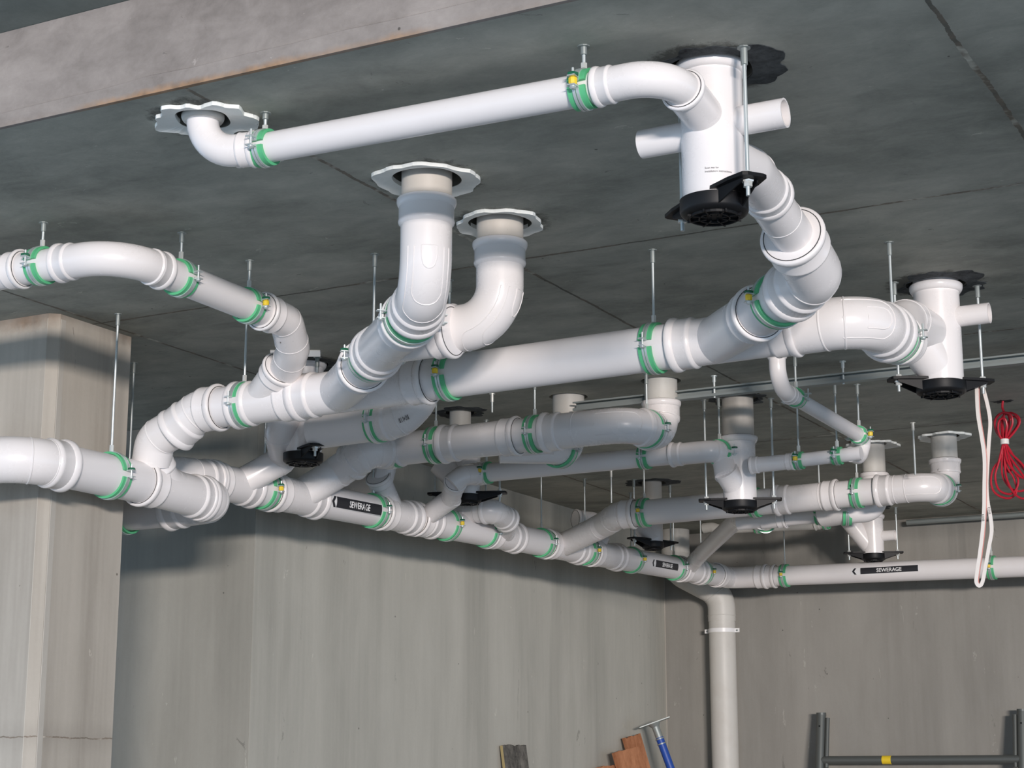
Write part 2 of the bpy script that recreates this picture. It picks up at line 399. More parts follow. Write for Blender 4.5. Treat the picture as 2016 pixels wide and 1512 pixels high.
# ---------------------------------------------------------------- aerator stacks
def stack(label, x, y, zb, r, ear, chamber=None, stubs=(), upper=None, rimz=3.235, top=3.42, plain=True, reach=.155, span=None):
    """vertical stack fitting with a black base plate held by two threaded rods. ear: plan direction of the ears"""
    t = root('stack_fitting', (x, y, zb), label, 'stack fitting', 'white stack fittings on black base plates')
    c = V(x, y, 0); bm = bmesh.new(); zt = upper if upper else top
    axial(bm, c, V(0, 0, 1), [(zb, r * .97), (zb + .02, r), (zt, r)], 44); link_bm('stack_body', bm, M_fit, t)
    if upper:
        collar(V(x, y, upper), V(0, 0, 1), r, t)
        bm = bmesh.new(); axial(bm, c, V(0, 0, 1), [(upper - .01, r * .96), (top, r * .96)], 40); link_bm('riser_pipe', bm, M_beige, t)
    elif plain:
        collar(V(x, y, rimz), V(0, 0, 1), r, t)
    if chamber:
        cx, cy, cr, hh = chamber; bm = bmesh.new()
        pts = path([V(x, y, zb + .01), V(x + cx * .02, y + cy * .02, zb + .05), V(x + cx * .17, y + cy * .17, zb + hh)], .1)
        sweep(bm, pts, r * cr, 36); link_bm('side_chamber', bm, M_fit, t)
    for (dx, dy, z, l, rr) in stubs:
        d = V(dx, dy, 0).normalized(); bm = bmesh.new()
        a = V(x, y, z); R = sweep(bm, [a + d * r * .6, a + d * (r + l)], rr, 30, cap=False)
        R2 = sweep(bm, [a + d * r * .6, a + d * (r + l)], rr * .88, 30, cap=False)
        for k in range(30): bm.faces.new((R[1][k], R[1][(k + 1) % 30], R2[1][(k + 1) % 30], R2[1][k]))
        R3 = [bm.verts.new(a + d * (r + .004) + (v.co - (a + d * (r + l)))) for v in R2[1]]; bm.faces.new(R3)
        link_bm('stub_pipe', bm, M_fit, t)
    # black base: rim, ribbed underside, two ears
    e = V(ear[0], ear[1], 0).normalized(); s = V(-e.y, e.x, 0); h = .042; R = r * 1.09
    b = bmesh.new(); axial(b, c, V(0, 0, 1), [(zb - h, R * .86), (zb - h + .006, R * .97), (zb - h + .012, R), (zb, R), (zb + .001, r * 1.01), (zb - .01, r * .9)], 44)
    for rr in (.42, .7):
        for k in range(28):
            a0, a1 = 2 * PI * k / 28, 2 * PI * (k + 1) / 28; q = []
            for aa, ro in ((a0, R * rr), (a1, R * rr), (a1, R * rr + .004), (a0, R * rr + .004)):
                q.append((x + math.cos(aa) * ro, y + math.sin(aa) * ro))
            prism(b, q, zb - h - .006, zb - h + .002)
    for k in range(8):
        aa = 2 * PI * k / 8; d = V(math.cos(aa), math.sin(aa), 0); n_ = V(-d.y, d.x, 0) * .002
        q = [c + d * R * .25 + n_, c + d * R * .25 - n_, c + d * R * .84 - n_, c + d * R * .84 + n_]
        prism(b, [(v.x, v.y) for v in q][::-1], zb - h - .006, zb - h + .002)
    bb = link_bm('base_plate', b, M_black, t)
    for sg in (-1, 1):
        d = e * sg; b = bmesh.new()
        poly = [c + d * r * .75 + s * r * .62, c + d * r * .75 - s * r * .62, c + d * (reach * .86) - s * .044, c + d * (reach + .03) - s * .034, c + d * (reach + .036) - s * .022, c + d * (reach + .036) + s * .022, c + d * (reach + .03) + s * .034, c + d * (reach * .86) + s * .044]
        prism(b, [(v.x, v.y) for v in poly], zb + .004, zb + .013)
        for w in (-.028, .028):
            q = [c + d * r * .95 + s * (w * 1.2 + .002), c + d * r * .95 + s * (w * 1.2 - .002), c + d * (reach + .01) + s * (w * .75 - .002), c + d * (reach + .01) + s * (w * .75 + .002)]
            vs_ = [b.verts.new((v.x, v.y, z_)) for v, z_ in zip(q + q, (zb - .034, zb - .034, zb - .002, zb - .002, zb + .006, zb + .006, zb + .006, zb + .006))]
            for idx in ((0, 1, 2, 3), (7, 6, 5, 4), (0, 4, 5, 1), (1, 5, 6, 2), (2, 6, 7, 3), (3, 7, 4, 0)): b.faces.new([vs_[i] for i in idx])
        link_bm('base_ear', b, M_black, t, smooth=False)
        q = c + d * reach
        b = bmesh.new(); tube(b, (q.x, q.y, zb - .035), (q.x, q.y, CEIL - .002), .0052, 12)
        link_bm('threaded_rod', b, M_zinc, t)
        b = bmesh.new(); axial(b, V(q.x, q.y, CEIL), V(0, 0, -1), [(0, .017), (.003, .017), (.0032, .009), (.045, .009), (.046, .006)], 10); link_bm('ceiling_anchor', b, M_galv, t)
        b = bmesh.new(); axial(b, V(q.x, q.y, zb + .013), V(0, 0, 1), [(0, .0115), (.013, .0115), (.0132, .006)], 6)
        axial(b, V(q.x, q.y, zb + .003), V(0, 0, -1), [(0, .0155), (.004, .0145), (.0042, .0115), (.016, .0115), (.0162, .006)], 6)
        link_bm('lock_nut', b, M_nut, t, angle=20)
    return t
HOLES = []
def riser(label, x, y, z0, r, top=3.42, m=None):
    bm = bmesh.new(); axial(bm, V(x, y, 0), V(0, 0, 1), [(z0, r), (top, r)], 40)
    return tag(link_bm('riser_pipe', bm, m or M_beige), label, 'riser pipe')
def hole(label, x, y, r, ro, kind='plaster', seed=1, rag=.10, off=(0, 0)):
    """opening in the slab with a ragged rim of plaster or broken sealant"""
    HOLES.append((x, y, r)); rng = random.Random(seed); bm = bmesh.new(); n = 72
    ph = [rng.uniform(0, 6.28) for _ in range(6)]
    inn, out, i2, o2 = [], [], [], []
    for k in range(n):
        a = 2 * PI * k / n
        w = 1 + rag * (.6 * math.sin(2 * a + ph[0]) + .45 * math.sin(5 * a + ph[1]) + .3 * math.sin(11 * a + ph[2])) + rng.uniform(-.12, .12) * rag
        wi = 1 + .25 * rag * math.sin(4 * a + ph[3])
        
        R = ro * w; ri = r * wi
        ca, sa = math.cos(a), math.sin(a)
        inn.append(bm.verts.new((x + ca * ri, y + sa * ri, CEIL - (.0015 if kind == 'plaster' else .003)))); out.append(bm.verts.new((x + off[0] + ca * R, y + off[1] + sa * R, CEIL - (.011 if kind == 'plaster' else .0015))))
        i2.append(bm.verts.new((x + ca * ri, y + sa * ri, CEIL + .012))); o2.append(bm.verts.new((x + off[0] + ca * R * 1.005, y + off[1] + sa * R * 1.005, CEIL + .002)))
    for k in range(n):
        j = (k + 1) % n
        bm.faces.new((inn[k], inn[j], out[j], out[k])); bm.faces.new((inn[k], i2[k], i2[j], inn[j])); bm.faces.new((out[k], out[j], o2[j], o2[k]))
    return tag(link_bm('hole_surround', bm, M_plas if kind == 'plaster' else M_chip, smooth=False), label, 'ceiling hole')

# ================================================================ THE PLACE
# ---- structure
bm = bmesh.new(); box(bm, -11, 7, 3.4305, 12.4, CEIL, CEIL + .32)
slab_bm = bm
bm = bmesh.new(); box(bm, -11, 7, .5, 3.43, 3.535, 3.9); struct('ceiling_front', bm, M_up)
bm = bmesh.new(); box(bm, -11, 7, 3.422, 3.43, CEIL - .0, 3.534); struct('trim_1', bm, M_step)
bm = bmesh.new(); n_ = 120; rg = random.Random(4); top_ = []
for k in range(n_ + 1):
    x = -11 + 18 * k / n_; zt_ = CEIL + .045 + .006 * math.sin(x * 2.1) + rg.uniform(-.004, .004); top_.append([bm.verts.new(c) for c in ((x, 3.4215, zt_ + .004), (x, 3.415, zt_), (x, 3.415, CEIL - .001), (x, 3.4215, CEIL - .001))])
for a, b in zip(top_, top_[1:]):
    for i in range(4): bm.faces.new((a[i], a[(i + 1) % 4], b[(i + 1) % 4], b[i]))
struct('trim_2', bm, M_step)
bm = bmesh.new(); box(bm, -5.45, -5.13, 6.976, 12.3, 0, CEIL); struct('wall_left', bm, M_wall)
bm = bmesh.new(); box(bm, -11, -5.451, 6.976, 7.3, 0, CEIL); box(bm, -5.452, -5.131, 6.974, 6.9759, 0, CEIL); struct('wall_recess', bm, M_wall_shaded)
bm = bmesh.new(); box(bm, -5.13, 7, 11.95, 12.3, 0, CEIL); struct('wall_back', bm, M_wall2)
bm = bmesh.new(); box(bm, -5.1295, -5.124, 11.944, 11.9495, 0, 3.0); struct('trim_3', bm, M_chamf)
bm = bmesh.new(); box(bm, -11, 12, -14, 12.4, -.2, 0); struct('floor', bm, M_floor)
# pillar with a chamfered corner
bm = bmesh.new(); c_ = .032
prism(bm, [(-6.6, 4.995), (-4.645 - c_, 4.995), (-4.645, 4.995 + c_), (-4.645, 5.44), (-6.6, 5.44)], 0, CEIL)
pil = link_bm('concrete_pillar', bm, M_colm, smooth=False); tag(pil, 'wide concrete pillar with chamfered corner at the left of the pipes', 'pillar'); pil['kind'] = 'structure'
bm = bmesh.new()
prism(bm, [(-4.645 - c_ - .002, 4.9935), (-4.6435, 4.995 + c_ + .004), (-4.6435, 4.995 + c_ + .03), (-4.646, 4.995 + c_ + .03), (-4.648 - c_, 4.997)], 0, CEIL - .02)
link_bm('corner_strip', bm, M_chamf, pil, smooth=False)

# ---- stacks (ceiling position, base level) and the runs of pipe
MB = [V(-1.70, 5.32, 2.917), V(-4.12, 5.32, 2.882)]
mz = lambda x: 2.917 + (x + 1.70) * .0145
A1 = (-1.545, 3.955); A2 = (-1.575, 6.19); A3 = (-4.30, 6.17); A4 = (-2.925, 7.72); A5 = (-3.38, 11.32); A6 = (-4.24, 9.72); A7 = (-4.40, 7.76)
stack('large white stack fitting at upper right with an elbow, stubs and black base', *A1, 2.905, .078, (-.8, .6),
      stubs=((1, 0, 3.10, .115, .037), (-1, 0, 3.085, .115, .037)), rimz=3.262, top=3.44)
stack('white stack fitting at the right edge with a stub and flat cables tied below', *A2, 2.885, .081, (.82, .57), chamber=(-.35, -.55, .92, .15),
      stubs=((1, 0, 3.12, .105, .037),), rimz=3.245, top=3.44)
stack('white stack fitting seen behind the main pipe above the left wall pipe', *A3, 2.86, .078, (.8, -.6), chamber=(.92, -.3, .84, .24), top=3.44, rimz=3.26)
stack('white stack fitting in the middle row under a cream riser pipe', *A4, 2.765, .077, (.93, .36), chamber=(-.18, -.55, .75, .135), upper=3.07)
stack('small white stack fitting farthest away near the back wall', *A5, 2.945, .071, (.93, .36), chamber=(-.9, -.42, .84, .25), stubs=((1, 0, 3.06, .08, .034),), top=3.40, rimz=3.2)
stack('white stack fitting half hidden behind the wall pipe with the small label', *A6, 2.892, .060, (.35, .94), chamber=(-.9, -.42, 1.05, .22), upper=3.09, span=.1)
stack('white stack fitting partly hidden behind the double elbow in the centre', *A7, 2.912, .066, (.93, .36), chamber=(-.75, -.35, 1.0, .17), top=3.40, rimz=3.26, reach=.165)

hole('broken dark hole edge around the large stack fitting', A1[0], A1[1], .108, .158, 'chip', 3, .16, (.022, .005))
hole('broken dark hole edge around the stack fitting at the right', A2[0], A2[1], .105, .165, 'chip', 5, .22, (.02, .02))
hole('broken dark hole edge behind the double bend on the left', A3[0], A3[1], .10, .17, 'chip', 6, .22)
hole('dark hole edge around the cream riser behind the middle pipes', A6[0], A6[1], .085, .15, 'chip', 8, .2)
hole('dark hole edge above the grey riser stub in the centre', -4.22, 7.37, .075, .13, 'chip', 9, .2); HOLES.pop(); HOLES.append((A7[0], A7[1], .09))
hole('dark hole edge above the middle row stack fitting', A4[0], A4[1], .10, .14, 'chip', 10, .2)
hole('dark hole edge above the farthest stack fitting', A5[0], A5[1], .10, .13, 'chip', 11, .2)

# top thin run
TY = 3.672
pipe('pipe', 'long thin white pipe crossing highest under the ceiling', [(-2.80, TY, 3.152), (-1.70, TY, 3.136)], .0405)
pipe('pipe_elbow', 'thin white elbow dropping from the hole at the upper left', [(-2.885, TY - .045, 3.40), (-2.885, TY - .045, 3.152), (-2.735, TY - .004, 3.1515)], .0435, 'ps', bend=.095, m=M_fit, cat='pipe elbow')
pipe('pipe_elbow', 'white elbow joining the top thin pipe to the large stack fitting', [(-1.73, TY, 3.137), (-1.545, TY, 3.137), (-1.545, 3.80, 3.130)], .0435, 'sp', bend=.10, m=M_fit, cat='pipe elbow')
tt = root('branch_socket', (-1.545, 3.85, 3.125), 'short white socket on the front of the large stack fitting', 'pipe socket')
link_bm('pipe_wall', body_bm([V(-1.545, 3.765, 3.131), V(-1.545, 3.95, 3.10)], .050, 'pp'), M_fit, tt); collar(V(-1.545, 3.765, 3.131), V(0, -1, .16).normalized(), .048, tt)
HOLES.append((-2.885, TY - .045, .075))
hole('ragged pale plaster ring around the thin elbow at upper left', -2.885, TY - .045, .075, .125, 'plaster', 21, .20, (.01, .0)); HOLES.pop()

# main horizontal run M
pipe('pipe', 'longest thick white pipe between the two Y junctions', [(-3.20, 5.32, mz(-3.2)), (-2.10, 5.32, mz(-2.1))], .0765)
BRa = V(-2.085, 5.32, mz(-2.085)); BRb = V(-1.60, 4.835, 2.925)
jt_ = BRa.lerp(BRb, .50)
junction('pipe_junction', 'big white Y junction at the right end of the longest pipe', (-2.235, 5.32, mz(-2.2)), (-1.80, 5.32, mz(-1.8)), .079, BRa, jt_, .079)
pipe('pipe', 'short thick white pipe in a green clamp rising to the reducing elbow', [BRa.lerp(BRb, .45), BRa.lerp(BRb, .93)], .0765)
pipe('pipe_elbow', 'large white reducing elbow above the clamp at the right', [BRa.lerp(BRb, .82), V(-1.568, 4.80, 2.932), V(-1.56, 4.58, 2.99)], .081, 'ss', bend=.08, m=M_fit, cat='pipe elbow', ribs=(.35,))
pipe('pipe', 'white connector pipe with two collars descending from the large stack fitting', [(-1.56, 4.62, 2.985), (-1.545, 4.22, 3.055)], .0585, 'ps', m=M_fit, ribs=(.35, .7))
pipe('pipe_elbow', 'curved white outlet elbow low on the large stack fitting', [(-1.53, 3.98, 3.02), (-1.515, 4.13, 3.035), (-1.545, 4.36, 3.035)], .060, 'ps', bend=.12, m=M_fit, cat='pipe elbow')
pipe('pipe_elbow', 'wide white bend with moulded outline at the right end of the main run', [(-1.80, 5.32, mz(-1.8)), (-1.575, 5.32, 2.92), (-1.575, 5.56, 2.925)], .084, 'ps', bend=.125, m=M_fit, cat='pipe elbow', ribs=(.22, .36))
pipe('pipe', 'short clamped white pipe between the wide bend and right stack fitting', [(-1.575, 5.50, 2.925), (-1.575, 5.72, 2.93)], .0765)
pipe('pipe_elbow', 'white offset bend into the side of the right stack fitting', [(-1.575, 5.66, 2.93), (-1.575, 5.76, 2.94), (-1.615, 5.90, 3.06), (-1.60, 6.12, 3.06)], .074, 'sp', bend=.10, m=M_fit, cat='pipe elbow', ribs=(.55, .68))

# W branch with the two vertical elbows
W0 = V(-3.555, 5.32, mz(-3.555)); dW = V(.7071, -.7071, .003); Wp = lambda s: W0 + dW * s
junction('pipe_junction', 'white Y junction in the middle of the main run', (-3.74, 5.32, mz(-3.74)), (-3.17, 5.32, mz(-3.17)), .079, Wp(0), Wp(.42), .079)
pipe('pipe', 'short white pipe in a clamp between the two stacked Y junctions', [Wp(.38), Wp(.62)], .0765)
JW = Wp(.80)
junction('pipe_junction', 'white Y junction just below the two cream riser elbows', Wp(.60), Wp(1.08), .079, JW, JW + V(.24, .0, .002), .076)
pipe('pipe', 'short clamped white pipe below the nearer riser elbow', [Wp(1.02), Wp(1.2)], .0765)
e1 = V(-2.602, 4.335, 0)
pipe('pipe_elbow', 'white swept elbow with raised outline under the nearer cream riser', [(e1.x, e1.y, 3.185), (e1.x, e1.y, 2.915), Wp(1.16)], .0765, 'ss', bend=.115, m=M_fit, cat='pipe elbow')
riser('cream riser pipe above the nearer swept elbow', e1.x, e1.y, 3.15, .0755)
e2 = V(-2.615, 4.815, 0)
pipe('pipe_elbow', 'white swept elbow with raised outline under the farther cream riser', [(e2.x, e2.y, 3.185), (e2.x, e2.y, 2.92), (-2.84, 4.80, 2.912)], .076, 'ss', bend=.125, m=M_fit, cat='pipe elbow')
riser('cream riser pipe above the farther swept elbow', e2.x, e2.y, 3.15, .075)
hole('round pale plaster rim around the nearer cream riser', e1.x, e1.y, .103, .150, 'plaster', 31, .08)
hole('round pale plaster rim around the farther cream riser', e2.x, e2.y, .100, .142, 'plaster', 34, .09)

# L run, upper left
pipe('pipe', 'white pipe leaving the frame at the upper left', [(-4.9, 4.125, 3.11), (-3.98, 4.125, 3.107)], .056, 'ps', m=M_fit)
pipe('pipe', 'short white pipe in the leftmost upper clamp', [(-4.05, 4.125, 3.107), (-3.78, 4.125, 3.104)], .052)
pipe('pipe_elbow', 'smooth white right angle bend at the upper left', [(-3.83, 4.125, 3.104), (-3.585, 4.125, 3.10), (-3.582, 4.33, 3.097)], .055, 'ss', bend=.15, m=M_fit, cat='pipe elbow')
pipe('pipe', 'white pipe between two green clamps running back at the upper left', [(-3.582, 4.3, 3.097), (-3.575, 4.93, 3.088)], .052)
pipe('pipe_elbow', 'ribbed white bend turning down to the left Y junction', [(-3.575, 4.86, 3.089), (-3.572, 5.00, 3.085), (-3.63, 5.13, 3.02), (-3.74, 5.24, 2.975)], .060, 'sp', bend=.09, m=M_fit, cat='pipe elbow', ribs=(.3, .55, .8))
junction('pipe_junction', 'white Y junction at the left of the main run', (-4.02, 5.32, mz(-4.02)), (-3.72, 5.32, mz(-3.72)), .0785, (-3.93, 5.33, 2.885), (-3.75, 5.23, 2.98), .064, 'ss')

# M left end dropping to S
SX = -4.45
pipe('pipe', 'short thick white pipe in the clamp at the left end of the main run', [(-4.16, 5.32, 2.882), (-3.98, 5.32, 2.886)], .0765)
pipe('pipe_elbow', 'white bend of two segments at the left end of the main run', [(-4.09, 5.32, 2.884), (-4.19, 5.32, 2.882), (-4.31, 5.32, 2.81)], .0785, 'ss', bend=.10, m=M_fit, cat='pipe elbow', ribs=(.5,))
pipe('pipe_elbow', 'lower white bend curving down into the left lower junction', [(-4.27, 5.32, 2.835), (-4.405, 5.325, 2.79), (-4.435, 5.345, 2.70)], .076, 'pp', bend=.08, m=M_fit, cat='pipe elbow', ribs=(.5,))
junction('pipe_junction', 'white junction receiving the dropping bend beside the pillar', (SX, 5.30, 2.623), (SX, 5.70, 2.612), .0815, (SX, 5.56, 2.612), (SX + .006, 5.345, 2.728), .077, mid=(SX + .002, 5.42, 2.64))
pipe('pipe', 'thick white pipe in a clamp in front of the pillar', [(SX, 4.80, 2.62), (SX, 5.34, 2.622)], .0795)
pipe('pipe_elbow', 'large white bend leaving the frame at the lower left', [(-5.6, 4.665, 2.62), (SX - .02, 4.665, 2.62), (SX, 4.88, 2.62)], .0835, 'ps', bend=.15, m=M_fit, cat='pipe elbow', ribs=(.88, .93))
pipe('pipe_elbow', 'white bend turning behind the pillar at the left lower junction', [(SX, 5.66, 2.612), (SX, 5.80, 2.61), (SX - .26, 5.80, 2.602)], .0795, 'ss', bend=.10, m=M_fit, cat='pipe elbow', ribs=(.4,))
pipe('pipe', 'white pipe passing behind the pillar below the others', [(-6.8, 5.80, 2.58), (SX - .20, 5.80, 2.603)], .074, 'pp')

# G run along the left wall
G0, G1, G2, G3 = V(-4.63, 5.80, 2.736), V(-4.60, 7.9, 2.792), V(-4.50, 10.4, 2.838), V(-4.42, 11.25, 2.853)
def G(u):
    for a, b in ((G0, G1), (G1, G2), (G2, G3)):
        if proju(b) > u: return at_u(a, b, u)
    return at_u(G2, G3, u)
Gs = lambda u: G(u - (28 - (u - 400) * .014))      # same, for marks read on the side of the pipe that faces the camera
dG = (G3 - G0).normalized()
def gj(label, u0, u1, ub, tip, rb, r=.0775, be='p', mid=None): return junction('pipe_junction', label, Gs(u0), Gs(u1), r, Gs(ub), tip, rb, 'ss', be, mid)
pipe('pipe_elbow', 'white ribbed pipe end behind the dropping bend on the left', [G0 + V(-.12, -.1, 0), G0, Gs(448)], .0785, 'ps', m=M_fit, cat='pipe elbow', ribs=(.55, .8))
F2 = N(560, 903, z=2.865)
gj('white Y junction below the black base plate near the left wall', 438, 522, 492, F2, .062, .0775)
pipe('pipe', 'white bend linking the left black based stack to the wall pipe', [F2.lerp(Gs(492), .15), F2, V(-4.33, 6.02, 2.97), V(-4.30, 6.1, 3.05)], .064, 'pp', bend=.09, m=M_fit, ribs=(.25, .6))
EJ = N(672, 925, z=2.895)
gj('white Y junction with print where the sloping pipe meets the wall pipe', 555, 647, 612, EJ, .074, .0785)
pipe('pipe', 'short clamped white wall pipe left of the printed junction', [Gs(510), Gs(570)], .0755)
pipe('pipe', 'thick wall pipe carrying the large sewerage label', [Gs(640), Gs(775)], .0755)
k1 = N(815, 1000, X=-4.45)
gj('white Y junction with an open socket right of the large sewerage label', 768, 832, 800, Gs(780) + V(.02, -.10, .165), .056, .0775, be='s')
KJ = N(893, 978, X=-4.38)
gj('white Y junction receiving the thin middle row pipe', 838, 872, 850, KJ, .051, .077)
pipe('pipe', 'wall pipe between two clamps below the black base in the centre', [Gs(862), Gs(985)], .0745)
gj('white Y junction behind the clamp where a curved socket enters', 978, 1034, 1010, N(1000, 1020, X=-4.42), .060, .0765)
pipe('pipe', 'short wall pipe at the clamp left of the sloping junction', [Gs(1028), Gs(1090)], .0735)
NJ = N(1180, 1038, z=2.885)
gj('white Y junction where the second row pipe slopes into the wall pipe', 1092, 1158, 1120, NJ, .068, .076)
pipe('pipe', 'short wall pipe hidden behind the sloping pipe', [Gs(1140), Gs(1180)], .073)
gj('white wall pipe coupling with print right of the sloping pipe', 1178, 1232, 1190, Gs(1200) + V(.0, .0, .10), .050, .0745)
pipe('pipe', 'wall pipe carrying the small sewerage label', [Gs(1220), Gs(1362)], .0725)
UJ = N(1392, 1078, z=2.945)
gj('white Y junction at the foot of the steep thin pipe', 1352, 1392, 1366, UJ, .050, .0745)
pipe('pipe', 'last short wall pipe before the corner bend', [Gs(1380), G3], .0715)
g2z = lambda x: 2.853 - (x + 4.42) * .016
pipe('pipe_elbow', 'white bend turning the wall pipe along the back wall', [G3 - dG * .08, V(-4.405, 11.40, 2.853), V(-4.14, 11.40, g2z(-4.14))], .0725, 'ss', bend=.06, m=M_fit, cat='pipe elbow')
pipe('pipe', 'short white coupling with print beside the corner bend', [at_u((-4.3, 11.4, 2.85), (-3, 11.4, 2.83), 1482), at_u((-4.3, 11.4, 2.85), (-3, 11.4, 2.83), 1528)], .0695, 'ps', m=M_fit)
pipe('pipe', 'long thin white pipe with sewerage label along the back wall', [(-4.2, 11.40, g2z(-4.2)), (-1.2, 11.40, g2z(-1.2))], .0665)

# J run and E slope
JY = 6.90
jz = lambda u: N(u, 863, Y=JY).z
Jp = lambda u: at_u(V(-4.45, JY, 2.995), V(-3.05, JY, 3.008), u)
pipe('pipe', 'white sloping pipe with print rising to the second main run', [EJ.lerp(Gs(612), .1), N(700, 905, z=2.93)], .076, 'pp', m=M_fit, ribs=(.12,))
pipe('pipe_elbow', 'white bend at the left end of the second main run', [N(690, 912, z=2.92), N(722, 888, z=2.965), Jp(770)], .078, 'ss', bend=.07, m=M_fit, cat='pipe elbow', ribs=(.5,))
pipe('pipe', 'thick white pipe between the two left clamps of the second run', [Jp(765), Jp(890)], .0755, 'sp')
junction('pipe_junction', 'white junction in the second main run with a boss below', Jp(872), Jp(1022), .078, Jp(960), Jp(960) + V(.22, .20, .0), .07, 'ss', 'p')
pipe('pipe', 'short thick white pipe in the third clamp of the second run', [Jp(1010), Jp(1090)], .0755)
pipe('pipe_elbow', 'wide white bend with moulded rings at the right of the second run', [Jp(1072), Jp(1105), V(-3.085, JY, 3.005), V(-3.085, JY + .16, 3.002)], .0785, 'ss', bend=(.02, .125), m=M_fit, cat='pipe elbow', ribs=(.12, .3))
pipe('pipe_elbow', 'upright white elbow with print rising to the grey riser', [(-3.085, 7.02, 3.002), (-3.085, 7.19, 3.0), (-3.085, 7.19, 3.155)], .0765, 'ps', bend=.10, m=M_fit, cat='pipe elbow')
riser('grey riser pipe directly behind the longest pipe clamp', -3.085, 7.19, 3.12, .0735, m=M_grey)
riser('grey riser pipe behind the wide ringed bend', -3.60, 7.30, 3.12, .0735, m=M_grey)
pipe('pipe_elbow', 'white elbow hanging behind and below the second run', [(-3.60, 7.30, 3.155), (-3.60, 7.30, 2.99), (-3.60, 7.12, 2.985), (-3.80, 7.0, 2.985)], .0775, 'sp', bend=(.1, .08), m=M_fit, cat='pipe elbow')
for x, y in ((-3.085, 7.19), (-3.60, 7.30)): HOLES.append((x, y, .09))

# H pipe behind M
pipe('pipe', 'shaded white pipe behind the main run ending at the left stack fitting', [(-4.2, 6.10, 2.935), (-3.80, 6.10, 2.945)], .075)
pipe('pipe_elbow', 'shaded white elbow with print curving up behind the main run', [(-3.90, 6.10, 2.945), (-3.77, 6.10, 2.95), (-3.68, 6.12, 3.04), (-3.76, 6.2, 3.20), (-3.76, 6.2, 3.40)], .077, 'sp', bend=.09, m=M_fit, cat='pipe elbow', ribs=(.2,))
HOLES.append((-3.76, 6.2, .09))

riser('dark grey riser stub behind the second main run', -4.22, 7.37, 3.06, .052, m=M_grey)
HOLES.append((-4.22, 7.37, .075))
# K run
KY = 7.60
Kp = lambda u: at_u(V(-4.35, KY, 2.985), V(-2.9, KY, 2.992), u)
pipe('pipe', 'sloping thin white pipe from the middle row to the wall junction', [KJ.lerp(Gs(850), .1), N(897, 948, X=-4.30)], .050, 'ps', m=M_fit)
pipe('pipe_elbow', 'white offset bend at the left end of the thin middle row pipe', [N(890, 954, X=-4.31), N(910, 936, X=-4.27), Kp(948)], .051, 'ps', bend=.07, m=M_fit, cat='pipe elbow', ribs=(.4, .65))
pipe('pipe', 'long thin white pipe of the middle row', [Kp(938), Kp(1335)], .046)
pipe('pipe_elbow', 'white bend at the right end of the thin middle row pipe', [Kp(1322), V(-2.99, KY, 2.992), V(-2.99, KY + .07, 2.99)], .0515, 'ss', bend=.06, m=M_fit, cat='pipe elbow')
pipe('pipe_elbow', 'white bend dropping into the middle row stack fitting', [(-2.99, KY + .03, 2.99), (-2.985, KY + .075, 2.985), (-2.955, KY + .03, 2.87)], .053, 'pp', bend=.05, m=M_fit, cat='pipe elbow', ribs=(.5,))
# Q and P thin pipes
QY = 7.62
pipe('pipe', 'short thin white pipe with sockets beside the middle row stack', [(-2.83, QY, 2.912), (-2.62, QY, 2.915)], .036, 'ss', m=M_fit)
pipe('pipe', 'thin white pipe with two clamps right of the middle row stack', [(-2.66, QY, 2.915), (-2.31, QY, 2.925)], .031)
P3 = V(-2.372, 7.86, 3.03)
PT = V(-2.398, 6.80, 3.075); PE = V(-2.33, 7.70, 3.015)
pipe('pipe', 'thin white pipe slanting down to the right in front of the risers', [PT + V(0, .10, -.004), PE], .032)
pipe('pipe_elbow', 'thin white elbow hanging just below the main run at right', [(PT.x, PT.y, 3.24), (PT.x, PT.y, 3.08), PT + V(0, .15, -.008)], .0345, 'ps', bend=.10, m=M_fit, cat='pipe elbow')
axc = root('socket_ring', (PT.x, PT.y, 3.2), 'thin white socket ring at the top of the hanging thin elbow', 'pipe socket'); collar(V(PT.x, PT.y, 3.205), V(0, 0, 1), .0345, axc)
pipe('pipe', 'thin grey riser stub above the hanging thin elbow', [(PT.x, PT.y, 3.2), (PT.x, PT.y, 3.40)], .028, m=M_grey)
pipe('pipe_elbow', 'small white elbow joining the slanting pipe to the thin pipe', [PE - V(0, .05, 0), PE + V(.0, .05, -.005), PE + V(-.02, .02, -.09), (-2.36, QY, 2.924)], .034, 'pp', bend=.04, m=M_fit, cat='pipe elbow')
HOLES.append((PT.x, PT.y, .04))

# N second row
NY = 8.835
Np = lambda u: at_u(V(-4.05, NY, 2.926), V(-2.3, NY, 2.953), u)
pipe('pipe', 'white sloping pipe with print from the second row to the wall pipe', [NJ.lerp(Gs(1120), .1), N(1196, 1029, z=2.905)], .070, 'pp', m=M_fit)
pipe('pipe_elbow', 'ribbed white bend at the left end of the second row pipe', [N(1192, 1031, z=2.90), N(1218, 1014, z=2.925), Np(1250)], .0725, 'ps', bend=.06, m=M_fit, cat='pipe elbow', ribs=(.35, .7))
pipe('pipe', 'long thick white pipe of the second row under a black base plate', [Np(1243), Np(1535)], .0690)
pipe('pipe', 'white coupling pipe between the two collars of the second row', [Np(1528), Np(1650)], .0715, 'ss', m=M_fit, ribs=(.74,))
pipe('pipe', 'short white pipe in the clamp beside the right riser of the second row', [Np(1640), Np(1738)], .0690)
pipe('pipe_elbow', 'white bend with moulded rings at the right end of the second row', [Np(1726), V(-2.31, NY, 2.953), V(-2.31, NY + .15, 2.95)], .0725, 'ss', bend=.11, m=M_fit, cat='pipe elbow', ribs=(.25, .4))
pipe('pipe_elbow', 'upright white elbow with print below the rightmost riser', [(-2.31, NY + .10, 2.95), (-2.31, NY + .24, 2.948), (-2.31, NY + .24, 3.125)], .071, 'ps', bend=.10, m=M_fit, cat='pipe elbow')
